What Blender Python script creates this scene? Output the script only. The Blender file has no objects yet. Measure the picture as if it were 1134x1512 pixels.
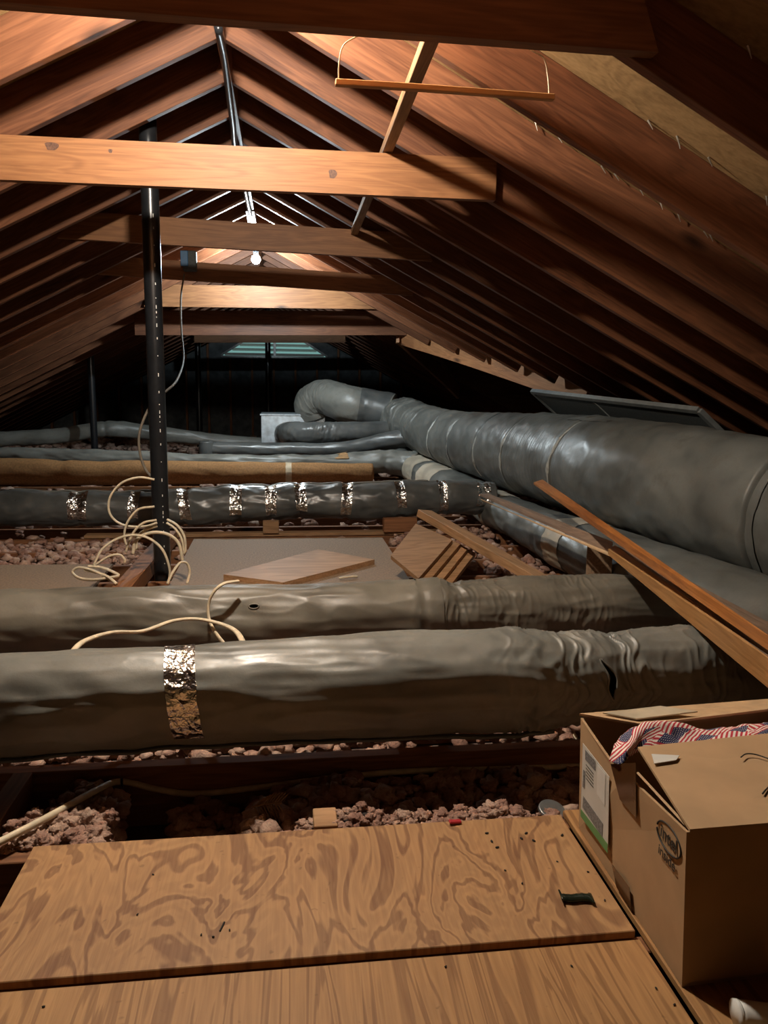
import bpy, bmesh, math, random
import numpy as np
from mathutils import Vector, Matrix, noise
random.seed(7)
rng = np.random.default_rng(7)
R = math.radians
S = bpy.context.scene
C = S.collection

# ------------------------------------------------------------------ camera, world, exposure
HC = 1.0
YAW, PITCH, ROLL, F = R(7.4), R(9.0), R(0.7), 1136.0
_f = Vector((math.sin(YAW)*math.cos(PITCH), math.cos(YAW)*math.cos(PITCH), -math.sin(PITCH)))
_r = Vector((math.cos(YAW), -math.sin(YAW), 0))
_u = _r.cross(_f)
cr, sr = math.cos(ROLL), math.sin(ROLL)
r2 = _r*cr + _u*sr            # camera axes after the small roll
u2 = -_r*sr + _u*cr
cd = bpy.data.cameras.new('camera')
cam = bpy.data.objects.new('camera', cd); C.objects.link(cam)
cd.sensor_fit = 'VERTICAL'; cd.sensor_height = 36.0; cd.lens = 36.0*F/1512.0
cd.clip_start = 0.02; cd.clip_end = 100
M = Matrix((r2, u2, -_f)).transposed().to_4x4(); M.translation = (0, 0, HC)
cam.matrix_world = M
S.camera = cam

w = bpy.data.worlds.new('world'); S.world = w; w.use_nodes = True
w.node_tree.nodes['Background'].inputs[0].default_value = (0.30, 0.62, 0.58, 1)
w.node_tree.nodes['Background'].inputs[1].default_value = 0.22
S.view_settings.view_transform = 'Standard'
S.view_settings.look = 'None'
S.view_settings.gamma = 1
S.view_settings.use_curve_mapping = False
S.view_settings.exposure = 1.27
BULB_NEAR = 82.0      # watts of the two bare bulbs
BULB_FAR = 80.0


def at(px, py, Y=None, Z=None, X=None):
    """point on the ray of a measured photo position, at a known depth / height"""
    d = _f*F + r2*(px-567.0) - u2*(py-756.0)
    if Y is not None: t = Y/d.y
    elif Z is not None: t = (Z-HC)/d.z
    else: t = X/d.x
    return Vector((0, 0, HC)) + d*t


# ------------------------------------------------------------------ materials
def nt(name):
    m = bpy.data.materials.new(name); m.use_nodes = True
    t = m.node_tree; b = t.nodes['Principled BSDF']
    return m, t, b


def N(t, typ, **kw):
    n = t.nodes.new(typ)
    for k, v in kw.items():
        if k.startswith('_'): setattr(n, k[1:], v)
        else:
            key = k.replace('__', ' ')
            n.inputs[int(key[1:]) if key[0] == 'i' and key[1:].isdigit() else key].default_value = v
    return n


def ramp(t, fac, stops, interp='LINEAR'):
    n = t.nodes.new('ShaderNodeValToRGB'); n.color_ramp.interpolation = interp
    e = n.color_ramp.elements
    while len(e) < len(stops): e.new(0.5)
    for i, (p, c) in enumerate(stops):
        e[i].position = p; e[i].color = (*c, 1) if len(c) == 3 else c
    t.links.new(fac, n.inputs[0]); return n


def bump(t, b, h, s, d=0.01, prev=None):
    n = N(t, 'ShaderNodeBump', Strength=s, Distance=d)
    t.links.new(h, n.inputs['Height'])
    if prev: t.links.new(prev.outputs[0], n.inputs['Normal'])
    t.links.new(n.outputs[0], b.inputs['Normal']); return n


def mix(t, fac, a, b, mode='MIX'):
    n = t.nodes.new('ShaderNodeMix'); n.data_type = 'RGBA'; n.blend_type = mode
    for v, i in ((fac, 0), (a, 6), (b, 7)):
        if isinstance(v, (int, float)): n.inputs[i].default_value = v
        elif isinstance(v, tuple): n.inputs[i].default_value = (*v, 1)
        else: t.links.new(v, n.inputs[i])
    return n.outputs[2]


def math_(t, op, a, b=None, c=None):
    n = t.nodes.new('ShaderNodeMath'); n.operation = op
    for i, v in enumerate((a, b, c)):
        if v is None: continue
        if isinstance(v, (int, float)): n.inputs[i].default_value = v
        else: t.links.new(v, n.inputs[i])
    return n.outputs[0]


def wood(name, dark, light, rough=0.6, knot=True, sc=1.0, gstr=0.25):
    """sawn softwood, grain along the board's own X axis, every board shifted and tinted by its object random"""
    m, t, b = nt(name); L = t.links.new
    tc = N(t, 'ShaderNodeTexCoord'); oi = N(t, 'ShaderNodeObjectInfo')
    off = N(t, 'ShaderNodeVectorMath', _operation='SCALE'); off.inputs[0].default_value = (37, 11, 23)
    L(oi.outputs['Random'], off.inputs['Scale'])
    add = N(t, 'ShaderNodeVectorMath', _operation='ADD'); L(tc.outputs['Object'], add.inputs[0]); L(off.outputs[0], add.inputs[1])
    mp = N(t, 'ShaderNodeMapping'); mp.inputs['Scale'].default_value = (0.7*sc, 5*sc, 6.5*sc); L(add.outputs[0], mp.inputs[0])
    n1 = N(t, 'ShaderNodeTexNoise', Scale=1.6, Detail=3.0, Roughness=0.5, Distortion=0.8); L(mp.outputs[0], n1.inputs['Vector'])
    rings = math_(t, 'SINE', math_(t, 'MULTIPLY', n1.outputs['Fac'], 44.0))
    mp2 = N(t, 'ShaderNodeMapping'); mp2.inputs['Scale'].default_value = (3*sc, 60*sc, 70*sc); L(add.outputs[0], mp2.inputs[0])
    n2 = N(t, 'ShaderNodeTexNoise', Scale=2.0, Detail=4.0); L(mp2.outputs[0], n2.inputs['Vector'])
    g = math_(t, 'ADD', math_(t, 'MULTIPLY', rings, 0.075), math_(t, 'MULTIPLY', n2.outputs['Fac'], 0.45))
    n3 = N(t, 'ShaderNodeTexNoise', Scale=1.3, Detail=2.0); L(add.outputs[0], n3.inputs['Vector'])
    g = math_(t, 'ADD', g, math_(t, 'MULTIPLY', n3.outputs['Fac'], 0.55))
    col = ramp(t, g, [(0.25, dark), (0.78, light)]).outputs[0]
    if knot:
        mp3 = N(t, 'ShaderNodeMapping'); mp3.inputs['Scale'].default_value = (1.1, 3.2, 3.2); L(add.outputs[0], mp3.inputs[0])
        v = N(t, 'ShaderNodeTexVoronoi', Scale=1.0, Randomness=1.0); L(mp3.outputs[0], v.inputs['Vector'])
        kf = ramp(t, v.outputs['Distance'], [(0.03, (1, 1, 1)), (0.10, (0, 0, 0))]).outputs[0]
        col = mix(t, kf, col, tuple(c*0.35 for c in dark))
    hv = N(t, 'ShaderNodeHueSaturation')
    L(math_(t, 'ADD', 0.78, math_(t, 'MULTIPLY', oi.outputs['Random'], 0.44)), hv.inputs['Value']); L(col, hv.inputs['Color'])
    L(hv.outputs[0], b.inputs['Base Color']); b.inputs['Roughness'].default_value = rough
    b.inputs['Specular IOR Level'].default_value = 0.3
    bump(t, b, g, gstr, 0.004)
    return m


def plywood(name, dark, light, sx, sy, bands, rough=0.55):
    """rotary-cut veneer: cathedral bands running along Y"""
    m, t, b = nt(name); L = t.links.new
    tc = N(t, 'ShaderNodeTexCoord')
    mp = N(t, 'ShaderNodeMapping'); mp.inputs['Scale'].default_value = (sx, sy, 1); L(tc.outputs['Object'], mp.inputs[0])
    n1 = N(t, 'ShaderNodeTexNoise', Scale=1.0, Detail=3.5, Roughness=0.5, Distortion=1.0); L(mp.outputs[0], n1.inputs['Vector'])
    s = math_(t, 'MULTIPLY_ADD', math_(t, 'SINE', math_(t, 'MULTIPLY', n1.outputs['Fac'], bands)), 0.5, 0.5)
    mp2 = N(t, 'ShaderNodeMapping'); mp2.inputs['Scale'].default_value = (140, 7, 1); L(tc.outputs['Object'], mp2.inputs[0])
    n2 = N(t, 'ShaderNodeTexNoise', Scale=1.0, Detail=3.0); L(mp2.outputs[0], n2.inputs['Vector'])
    n3 = N(t, 'ShaderNodeTexNoise', Scale=2.2, Detail=3.0); L(tc.outputs['Object'], n3.inputs['Vector'])
    f = ramp(t, s, [(0.06, (0, 0, 0)), (0.30, (1, 1, 1)), (0.62, (1, 1, 1)), (0.95, (0.72, 0.72, 0.72))]).outputs[0]
    f2 = math_(t, 'ADD', math_(t, 'MULTIPLY', f, 0.36), math_(t, 'ADD', math_(t, 'MULTIPLY', n2.outputs['Fac'], 0.45), math_(t, 'MULTIPLY', n3.outputs['Fac'], 0.35)))
    col = ramp(t, f2, [(0.30, dark), (0.86, light)]).outputs[0]
    v = N(t, 'ShaderNodeTexNoise', Scale=45.0, Detail=2.0); L(tc.outputs['Object'], v.inputs['Vector'])
    sp = ramp(t, v.outputs['Fac'], [(0.70, (0, 0, 0)), (0.76, (1, 1, 1))]).outputs[0]
    col = mix(t, math_(t, 'MULTIPLY', sp, 0.35), col, tuple(c*0.4 for c in dark))
    L(col, b.inputs['Base Color']); b.inputs['Roughness'].default_value = rough
    b.inputs['Specular IOR Level'].default_value = 0.3
    bump(t, b, n2.outputs['Fac'], 0.2, 0.003)
    return m


def plain(name, col, rough=0.6, metal=0.0, nscale=20.0, namt=0.25, bstr=0.15, bdist=0.004, spec=0.5):
    m, t, b = nt(name); L = t.links.new
    tc = N(t, 'ShaderNodeTexCoord')
    n = N(t, 'ShaderNodeTexNoise', Scale=nscale, Detail=4.0); L(tc.outputs['Object'], n.inputs['Vector'])
    c = ramp(t, n.outputs['Fac'], [(0.3, tuple(x*(1-namt) for x in col)), (0.7, tuple(min(1, x*(1+namt)) for x in col))]).outputs[0]
    L(c, b.inputs['Base Color'])
    b.inputs['Roughness'].default_value = rough; b.inputs['Metallic'].default_value = metal
    b.inputs['Specular IOR Level'].default_value = spec
    if bstr: bump(t, b, n.outputs['Fac'], bstr, bdist)
    return m


def jacket(name, col, rough=0.42, dirt=(0.10, 0.085, 0.065), namt=0.35):
    """matt-shiny plastic duct jacket: soft crumples, dust blotches, fine fibre scrim"""
    m, t, b = nt(name); L = t.links.new
    tc = N(t, 'ShaderNodeTexCoord')
    n = N(t, 'ShaderNodeTexNoise', Scale=3.5, Detail=4.0, Roughness=0.6); L(tc.outputs['Object'], n.inputs['Vector'])
    c = ramp(t, n.outputs['Fac'], [(0.35, tuple(x*(1-namt) for x in col)), (0.65, tuple(x*(1+namt*0.6) for x in col))]).outputs[0]
    d = N(t, 'ShaderNodeTexNoise', Scale=7.0, Detail=6.0, Roughness=0.7); L(tc.outputs['Object'], d.inputs['Vector'])
    df = ramp(t, d.outputs['Fac'], [(0.50, (0, 0, 0)), (0.72, (0.6, 0.6, 0.6))]).outputs[0]
    L(mix(t, df, c, dirt), b.inputs['Base Color'])
    rr = ramp(t, d.outputs['Fac'], [(0.3, (rough*0.85,)*3), (0.75, (min(1, rough*1.6),)*3)]).outputs[0]
    L(rr, b.inputs['Roughness'])
    h1 = N(t, 'ShaderNodeTexNoise', Scale=7.0, Detail=3.0, Roughness=0.5, Distortion=0.6); L(tc.outputs['Object'], h1.inputs['Vector'])
    h2 = N(t, 'ShaderNodeTexNoise', Scale=160.0, Detail=2.0); L(tc.outputs['Object'], h2.inputs['Vector'])
    b1 = bump(t, b, h1.outputs['Fac'], 0.16, 0.02)
    bump(t, b, h2.outputs['Fac'], 0.12, 0.002, b1)
    return m


def foil(name, col=(0.80, 0.80, 0.78), rough=0.22):
    m, t, b = nt(name); L = t.links.new
    tc = N(t, 'ShaderNodeTexCoord')
    b.inputs['Metallic'].default_value = 1.0
    b.inputs['Roughness'].default_value = rough
    v = N(t, 'ShaderNodeTexVoronoi', Scale=38.0, _feature='F1'); 
    n = N(t, 'ShaderNodeTexNoise', Scale=30.0, Detail=3.0); L(tc.outputs['Object'], n.inputs['Vector'])
    L(mix(t, 0.06, tc.outputs['Object'], n.outputs['Color']), v.inputs['Vector'])
    c = ramp(t, n.outputs['Fac'], [(0.3, tuple(x*0.8 for x in col)), (0.6, col)]).outputs[0]
    L(c, b.inputs['Base Color'])
    bump(t, b, v.outputs['Distance'], 0.55, 0.012)
    return m


MAT = {}
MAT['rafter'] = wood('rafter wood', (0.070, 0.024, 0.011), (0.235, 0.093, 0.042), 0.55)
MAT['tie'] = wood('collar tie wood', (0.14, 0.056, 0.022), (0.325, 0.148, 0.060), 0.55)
MAT['joist'] = wood('joist wood', (0.12, 0.045, 0.02), (0.36, 0.16, 0.07), 0.65)
MAT['lumber'] = wood('offcut lumber', (0.19, 0.10, 0.045), (0.46, 0.27, 0.14), 0.6)
MAT['trimwood'] = wood('stained trim', (0.17, 0.055, 0.014), (0.40, 0.16, 0.045), 0.32, knot=False, sc=1.5)
MAT['trimback'] = wood('grey raw trim', (0.13, 0.085, 0.06), (0.28, 0.19, 0.13), 0.7, knot=False, sc=1.5)
MAT['trimpale'] = wood('pale raw trim', (0.32, 0.15, 0.05), (0.58, 0.31, 0.12), 0.5, knot=False, sc=1.5)
MAT['sheath'] = wood('roof sheathing', (0.15, 0.085, 0.032), (0.33, 0.20, 0.085), 0.75, knot=False, sc=0.7)
MAT['plyA'] = plywood('plywood flame veneer', (0.20, 0.095, 0.045), (0.45, 0.255, 0.115), 5.6, 2.3, 48.0)
MAT['plyB'] = plywood('plywood straight veneer', (0.24, 0.115, 0.045), (0.46, 0.25, 0.10), 13.0, 0.9, 44.0)
MAT['particle'] = plain('particle board', (0.25, 0.165, 0.10), 0.75, nscale=90, namt=0.3, bstr=0.2)
MAT['drywall'] = plain('ceiling backing', (0.14, 0.09, 0.07), 0.9, nscale=30)
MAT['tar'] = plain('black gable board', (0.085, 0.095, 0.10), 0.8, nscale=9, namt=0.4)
MAT['darkwood'] = wood('dark old timber', (0.035, 0.018, 0.012), (0.09, 0.045, 0.028), 0.7)
MAT['duct'] = jacket('grey duct jacket', (0.185, 0.185, 0.165), 0.36)
MAT['ductbrown'] = jacket('olive brown duct jacket', (0.145, 0.132, 0.105), 0.36)
MAT['ductdark'] = jacket('charcoal duct jacket', (0.095, 0.10, 0.098), 0.30)
MAT['trunk'] = jacket('grey trunk jacket', (0.118, 0.122, 0.112), 0.38, dirt=(0.075, 0.066, 0.052))
MAT['beige'] = jacket('beige duct wrap', (0.46, 0.40, 0.31), 0.6, dirt=(0.3, 0.24, 0.17))
MAT['kraft'] = plain('tan felt wrap', (0.27, 0.135, 0.048), 0.85, nscale=60, namt=0.25, bstr=0.25)
MAT['foil'] = foil('crinkled foil tape')
MAT['galv'] = plain('galvanised sheet', (0.62, 0.70, 0.76), 0.35, 0.55, nscale=14, namt=0.25, bstr=0.1)
MAT['seam'] = plain('pale seam tape', (0.33, 0.33, 0.30), 0.5, nscale=40)
MAT['black'] = plain('black plastic', (0.012, 0.013, 0.015), 0.28, nscale=30, bstr=0.03)
MAT['cable'] = plain('cream cable sheath', (0.66, 0.56, 0.40), 0.5, nscale=35, namt=0.15, bstr=0.05)
MAT['cablegrey'] = plain('grey cable sheath', (0.15, 0.125, 0.095), 0.75, nscale=35, namt=0.15, bstr=0.05)
MAT['white'] = plain('white plastic', (0.75, 0.73, 0.68), 0.5, nscale=25, namt=0.06, bstr=0.04)
MAT['blue'] = plain('blue box plastic', (0.05, 0.16, 0.32), 0.45, nscale=25, namt=0.1)
MAT['steel'] = plain('grey steel', (0.32, 0.33, 0.33), 0.4, 0.8, nscale=30, namt=0.15)
MAT['panelgrey'] = plain('grey screen mesh', (0.07, 0.08, 0.08), 0.7, nscale=120, namt=0.3)
MAT['panelframe'] = plain('grey painted frame', (0.16, 0.17, 0.165), 0.55, nscale=30, namt=0.15)
MAT['card'] = plain('corrugated cardboard', (0.45, 0.285, 0.15), 0.8, nscale=12, namt=0.08, bstr=0.06)
MAT['cardlight'] = plain('worn cardboard edge', (0.50, 0.33, 0.18), 0.85, nscale=25, namt=0.12, bstr=0.06)
MAT['packtape'] = plain('brown packing tape', (0.10, 0.045, 0.018), 0.15, nscale=10, namt=0.15, bstr=0.1)
MAT['cleartape'] = plain('clear glossy tape', (0.50, 0.42, 0.30), 0.2, nscale=14, namt=0.2, bstr=0.1)
MAT['paper'] = plain('label paper', (0.62, 0.60, 0.55), 0.6, nscale=25, namt=0.05, bstr=0.02)
MAT['green'] = plain('green label print', (0.13, 0.30, 0.10), 0.6, nscale=25, namt=0.08, bstr=0.0)
MAT['greyprint'] = plain('grey label print', (0.20, 0.20, 0.20), 0.6, nscale=250, namt=0.5, bstr=0.0)
MAT['ink'] = plain('black print', (0.02, 0.018, 0.015), 0.6, bstr=0.0)
MAT['wrapper'] = plain('dark green foil wrapper', (0.02, 0.03, 0.02), 0.2, 0.3, nscale=30, namt=0.4, bstr=0.3)
MAT['dropping'] = plain('dark crumb', (0.02, 0.016, 0.012), 0.8)
MAT['red'] = plain('red plastic', (0.45, 0.02, 0.03), 0.5)
MAT['straw'] = plain('dry straw', (0.34, 0.20, 0.09), 0.8)
MAT['knot'] = plain('wood knot', (0.10, 0.045, 0.025), 0.6, nscale=90, namt=0.5, bstr=0.1)
MAT['nail'] = plain('nail steel', (0.42, 0.38, 0.32), 0.4, 0.7)


def insulation_mat():
    m, t, b = nt('pink fibreglass'); L = t.links.new
    tc = N(t, 'ShaderNodeTexCoord')
    n = N(t, 'ShaderNodeTexNoise', Scale=9.0, Detail=5.0, Roughness=0.65); L(tc.outputs['Object'], n.inputs['Vector'])
    c = ramp(t, n.outputs['Fac'], [(0.30, (0.22, 0.11, 0.08)), (0.47, (0.42, 0.25, 0.19)), (0.66, (0.66, 0.48, 0.37))]).outputs[0]
    L(c, b.inputs['Base Color']); b.inputs['Roughness'].default_value = 0.95
    b.inputs['Specular IOR Level'].default_value = 0.1
    h = N(t, 'ShaderNodeTexNoise', Scale=170.0, Detail=4.0, Roughness=0.7); L(tc.outputs['Object'], h.inputs['Vector'])
    bump(t, b, h.outputs['Fac'], 0.9, 0.008)
    return m


def flag_mat():
    """printed cotton: a collage of little striped flags with blue star fields, by UV"""
    m, t, b = nt('flag print cotton'); L = t.links.new
    tc = N(t, 'ShaderNodeTexCoord')
    v = N(t, 'ShaderNodeTexVoronoi', Scale=7.0, Randomness=0.75, _voronoi_dimensions='2D'); L(tc.outputs['UV'], v.inputs['Vector'])
    sub = N(t, 'ShaderNodeVectorMath', _operation='SUBTRACT'); L(tc.outputs['UV'], sub.inputs[0]); L(v.outputs['Position'], sub.inputs[1])
    sep = N(t, 'ShaderNodeSeparateColor'); L(v.outputs['Color'], sep.inputs[0])
    rot = N(t, 'ShaderNodeVectorRotate', _rotation_type='Z_AXIS'); L(sub.outputs[0], rot.inputs['Vector'])
    L(math_(t, 'MULTIPLY', sep.outputs[0], 2.6), rot.inputs['Angle'])
    xyz = N(t, 'ShaderNodeSeparateXYZ'); L(rot.outputs[0], xyz.inputs[0])
    x, y = xyz.outputs[0], xyz.outputs[1]
    st = math_(t, 'GREATER_THAN', math_(t, 'FRACT', math_(t, 'MULTIPLY', y, 46.0)), 0.5)
    col = mix(t, st, (0.82, 0.76, 0.68), (0.50, 0.035, 0.055))
    can = math_(t, 'MULTIPLY', math_(t, 'GREATER_THAN', x, 0.008), math_(t, 'GREATER_THAN', y, 0.0))
    sx = math_(t, 'SUBTRACT', math_(t, 'FRACT', math_(t, 'MULTIPLY', x, 88.0)), 0.5)
    sy = math_(t, 'SUBTRACT', math_(t, 'FRACT', math_(t, 'MULTIPLY', y, 88.0)), 0.5)
    rr = math_(t, 'ADD', math_(t, 'MULTIPLY', sx, sx), math_(t, 'MULTIPLY', sy, sy))
    star = math_(t, 'LESS_THAN', rr, 0.045)
    blue = mix(t, star, (0.020, 0.028, 0.10), (0.60, 0.56, 0.52))
    L(mix(t, can, col, blue), b.inputs['Base Color']); b.inputs['Roughness'].default_value = 0.85
    return m


MAT['pink'] = insulation_mat()
MAT['flag'] = flag_mat()


def emis(name, col, s):
    m, t, b = nt(name)
    b.inputs['Base Color'].default_value = (0.9, 0.9, 0.9, 1)
    b.inputs['Emission Color'].default_value = (*col, 1); b.inputs['Emission Strength'].default_value = s
    return m


# ------------------------------------------------------------------ builders
def link(o, parent=None):
    C.objects.link(o)
    if parent is not None: o.parent = parent
    return o


def tag(o, label=None, cat=None, group=None, kind=None):
    if label: o['label'] = label
    if cat: o['category'] = cat
    if group: o['group'] = group
    if kind: o['kind'] = kind
    return o


def mesh_obj(name, bm, mat, parent=None, smooth=False, loc=(0, 0, 0)):
    me = bpy.data.meshes.new(name); bm.normal_update(); bm.to_mesh(me); bm.free()
    return data_obj(name, me, mat, parent, smooth, loc)


def data_obj(name, me, mat, parent=None, smooth=False, loc=(0, 0, 0)):
    if smooth:
        for p in me.polygons: p.use_smooth = True
    if mat is not None and not me.materials: me.materials.append(MAT[mat] if isinstance(mat, str) else mat)
    o = bpy.data.objects.new(name, me); o.location = loc
    return link(o, parent)


def empty(name, loc=(0, 0, 0)):
    o = bpy.data.objects.new(name, None); o.location = loc; o.empty_display_size = 0.1
    return link(o)


def child(o, parent):
    """parent keeping the world position (parents here are only translated or freely placed)"""
    bpy.context.view_layer.update()
    o.parent = parent; o.matrix_parent_inverse = parent.matrix_world.inverted(); return o


def box_bm(sx, sy, sz, bev=0.0, centre=True):
    bm = bmesh.new(); bmesh.ops.create_cube(bm, size=1)
    for v in bm.verts: v.co = Vector((v.co.x*sx, v.co.y*sy, v.co.z*sz + (0 if centre else sz/2)))
    if bev: bmesh.ops.bevel(bm, geom=bm.edges[:], offset=bev, segments=1, affect='EDGES')
    return bm


def basis(p0, p1, up=(0, 0, 1)):
    x = (Vector(p1)-Vector(p0)).normalized(); z = Vector(up)
    z = (z - x*z.dot(x)).normalized(); y = z.cross(x)
    m = Matrix((x, y, z)).transposed().to_4x4(); return m


def board(name, p0, p1, thick, high, mat, parent=None, up=(0, 0, 1), bev=0.002, me=None, anchor='c', warp=0.0):
    """a sawn board from p0 to p1 (its axis), thick across, high along `up`; own X is its length"""
    p0, p1 = Vector(p0), Vector(p1); L = (p1-p0).length
    if me is None:
        bm = box_bm(L, thick, high, bev)
        if warp:
            bmesh.ops.subdivide_edges(bm, edges=[e for e in bm.edges if abs((e.verts[0].co-e.verts[1].co).x) > L*0.8], cuts=12)
            for v in bm.verts:
                k = v.co.x/L
                v.co.y += warp*math.sin(k*5+L); v.co.z += warp*0.7*math.cos(k*4.2)
        me = bpy.data.meshes.new(name); bm.to_mesh(me); bm.free()
    o = data_obj(name, me, mat)
    m = basis(p0, p1, up)
    c = (p0+p1)/2
    if anchor == 'b': c = c + m.to_3x3() @ Vector((0, 0, high/2))
    if anchor == 't': c = c - m.to_3x3() @ Vector((0, 0, high/2))
    m.translation = c; o.matrix_world = m
    if parent is not None: child(o, parent)
    return o


def prism(name, poly, off, mat, parent=None):
    """polygon (3D points) given thickness `off` (vector)"""
    bm = bmesh.new(); off = Vector(off)
    a = [bm.verts.new(p) for p in poly]; b = [bm.verts.new(Vector(p)+off) for p in poly]
    n = len(poly)
    bm.faces.new(a); bm.faces.new(b[::-1])
    for i in range(n): bm.faces.new((a[i], b[i], b[(i+1) % n], a[(i+1) % n]))
    bmesh.ops.recalc_face_normals(bm, faces=bm.faces[:])
    return mesh_obj(name, bm, mat, parent)


def spline(pts, n):
    """Catmull-Rom through pts (each a tuple of numbers), n samples, roughly even arc length"""
    P = np.array([list(p) for p in pts], float)
    P = np.vstack([2*P[0]-P[1], P, 2*P[-1]-P[-2]])
    out = []
    for i in range(1, len(P)-2):
        for t in np.linspace(0, 1, 40, endpoint=False):
            a, b, c, d = P[i-1:i+3]
            out.append(0.5*((2*b)+(-a+c)*t+(2*a-5*b+4*c-d)*t*t+(-a+3*b-3*c+d)*t**3))
    out.append(P[-2]); out = np.array(out)
    s = np.concatenate([[0], np.cumsum(np.linalg.norm(np.diff(out[:, :3], axis=0), axis=1))])
    q = np.linspace(0, s[-1], n)
    return np.stack([np.interp(q, s, out[:, k]) for k in range(out.shape[1])], 1), s[-1]


def frames(P):
    T = np.gradient(P, axis=0); T /= np.linalg.norm(T, axis=1)[:, None]
    u = np.array([0, 0, 1.0])
    if abs(T[0] @ u) > 0.9: u = np.array([0, 1.0, 0])
    U = []
    for t in T:
        u = u - t*(u @ t); u /= np.linalg.norm(u); U.append(u.copy())
    U = np.array(U); return T, U, np.cross(U, T)


def tube(name, pts, r, mat, parent=None, n=None, seg=8, flat=1.0, cap=True):
    P, L = spline(pts, n or max(6, len(pts)*10)); T, U, V = frames(P[:, :3])
    rad = P[:, 3] if P.shape[1] > 3 else np.full(len(P), r)
    vs = []; fs = []
    for i in range(len(P)):
        for k in range(seg):
            a = 2*math.pi*k/seg
            vs.append(P[i, :3]+rad[i]*(U[i]*math.cos(a)*flat+V[i]*math.sin(a)))
    for i in range(len(P)-1):
        for k in range(seg):
            k2 = (k+1) % seg
            fs.append((i*seg+k, i*seg+k2, (i+1)*seg+k2, (i+1)*seg+k))
    if cap:
        fs.append(tuple(range(seg-1, -1, -1))); fs.append(tuple((len(P)-1)*seg+k for k in range(seg)))
    me = bpy.data.meshes.new(name); me.from_pydata([tuple(v) for v in vs], [], fs)
    return data_obj(name, me, mat, parent, True)


class Duct:
    """a swept, crumpled jacket. joints = [(s, pinch, width, fold)] along the arc length"""
    def __init__(self, pts, wr=0.012, joints=(), seed=0.0, n=240, sag=1.0, power=2.0, freq=1.0):
        self.P, self.L = spline(pts, n); self.T, self.U, self.V = frames(self.P[:, :3])
        self.S = np.linspace(0, self.L, n); self.wr, self.joints, self.seed, self.sag, self.power, self.freq = wr, joints, seed, sag, power, freq

    def pt(self, s, a, off=0.0):
        i = min(len(self.S)-2, max(0, int(s/self.L*(len(self.S)-1)))); f = (s-self.S[i])/(self.S[i+1]-self.S[i])
        lerp = lambda A: A[i]*(1-f)+A[i+1]*f
        p, u, v = lerp(self.P), lerp(self.U), lerp(self.V)
        r = p[3]; ca, sa = math.cos(a), math.sin(a)
        q = self.freq
        d = self.wr*(noise.noise(Vector((s*3.0*q+self.seed, ca*1.1, sa*1.1)))*1.1 + 0.55*noise.noise(Vector((s*9*q+ca*2, ca*1.6+self.seed, sa*1.6))))
        # long lengthwise crumples, sharp-edged
        w_ = abs(noise.noise(Vector((s*5*q+sa, ca*3.2+self.seed*2, sa*3.2))))
        d += self.wr*0.8*(0.25-w_)
        for js, pin, wd, fold in self.joints:
            g = math.exp(-((s-js)/wd)**2)
            if g > 0.01:
                d -= pin*math.exp(-((s-js)/(wd*0.35))**2)
                sk = s+0.05*noise.noise(Vector((ca*1.5+js, sa*1.5, 2)))
                rg = 1-2.2*abs(noise.noise(Vector((ca*1.3+js*5, sa*1.3, sk*34+self.seed))))
                fo = 0.55*rg*max(0, rg)+0.5*noise.noise(Vector((ca*2.0+js*7, sa*2.0, sk*14+self.seed)))
                d += fold*g*fo
        r = r+d+off
        if self.power != 2.0:
            k = (abs(ca)**self.power+abs(sa)**self.power)**(-1/self.power)
            r *= k
        up = self.sag
        return p[:3]+r*(u*ca*up+v*sa)

    def build(self, name, mat, parent=None, seg=56, n=None, caps=True, cut=None):
        n = n or len(self.S)
        vs = []; fs = []
        for s in np.linspace(0, self.L, n):
            for k in range(seg): vs.append(tuple(self.pt(s, 2*math.pi*k/seg)))
        for i in range(n-1):
            for k in range(seg):
                k2 = (k+1) % seg
                if cut and cut((i+0.5)/(n-1)*self.L, (2*math.pi*(k+0.5)/seg+math.pi) % (2*math.pi)-math.pi): continue
                fs.append((i*seg+k, i*seg+k2, (i+1)*seg+k2, (i+1)*seg+k))
        if caps:
            vs.append(tuple(self.P[0, :3])); vs.append(tuple(self.P[-1, :3])); a = n*seg
            for k in range(seg):
                k2 = (k+1) % seg
                fs.append((k2, k, a)); fs.append(((n-1)*seg+k, (n-1)*seg+k2, a+1))
        me = bpy.data.meshes.new(name); me.from_pydata(vs, [], fs)
        return data_obj(name, me, mat, parent, True)

    def band(self, name, s0, s1, mat, parent, a0=0.0, a1=2*math.pi, off=0.003, skew=0.0, ns=10, na=64, jag=0.003):
        vs = []; fs = []
        for i in range(ns+1):
            for k in range(na+1):
                a = a0+(a1-a0)*k/na
                s = s0+(s1-s0)*i/ns+skew*(k/na-0.5)
                if i in (0, ns): s += jag*noise.noise(Vector((a*4, s*9, i)))
                s = min(self.L, max(0, s))
                wob = 0.0012*noise.noise(Vector((s*70, a*9, 3)))
                vs.append(tuple(self.pt(s, a, off+wob)))
        for i in range(ns):
            for k in range(na):
                q = i*(na+1)+k; fs.append((q, q+1, q+na+2, q+na+1))
        me = bpy.data.meshes.new(name); me.from_pydata(vs, [], fs)
        o = data_obj(name, me, mat, parent, True)
        return o


def rim(d, name, fn, r, mat, parent):
    # rolled edge round an opening; fn gives (s, angle) for t in 0..1
    pts = [tuple(d.pt(*fn(t), 0.001)) for t in np.linspace(0, 1, 40)]
    return child(tube(name, pts, r, mat, n=120, seg=6), parent)


def s_at(d, x):
    """arc length where the duct axis passes world X = x"""
    i = int(np.argmin(abs(d.P[:, 0]-x))); return float(d.S[i])


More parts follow.
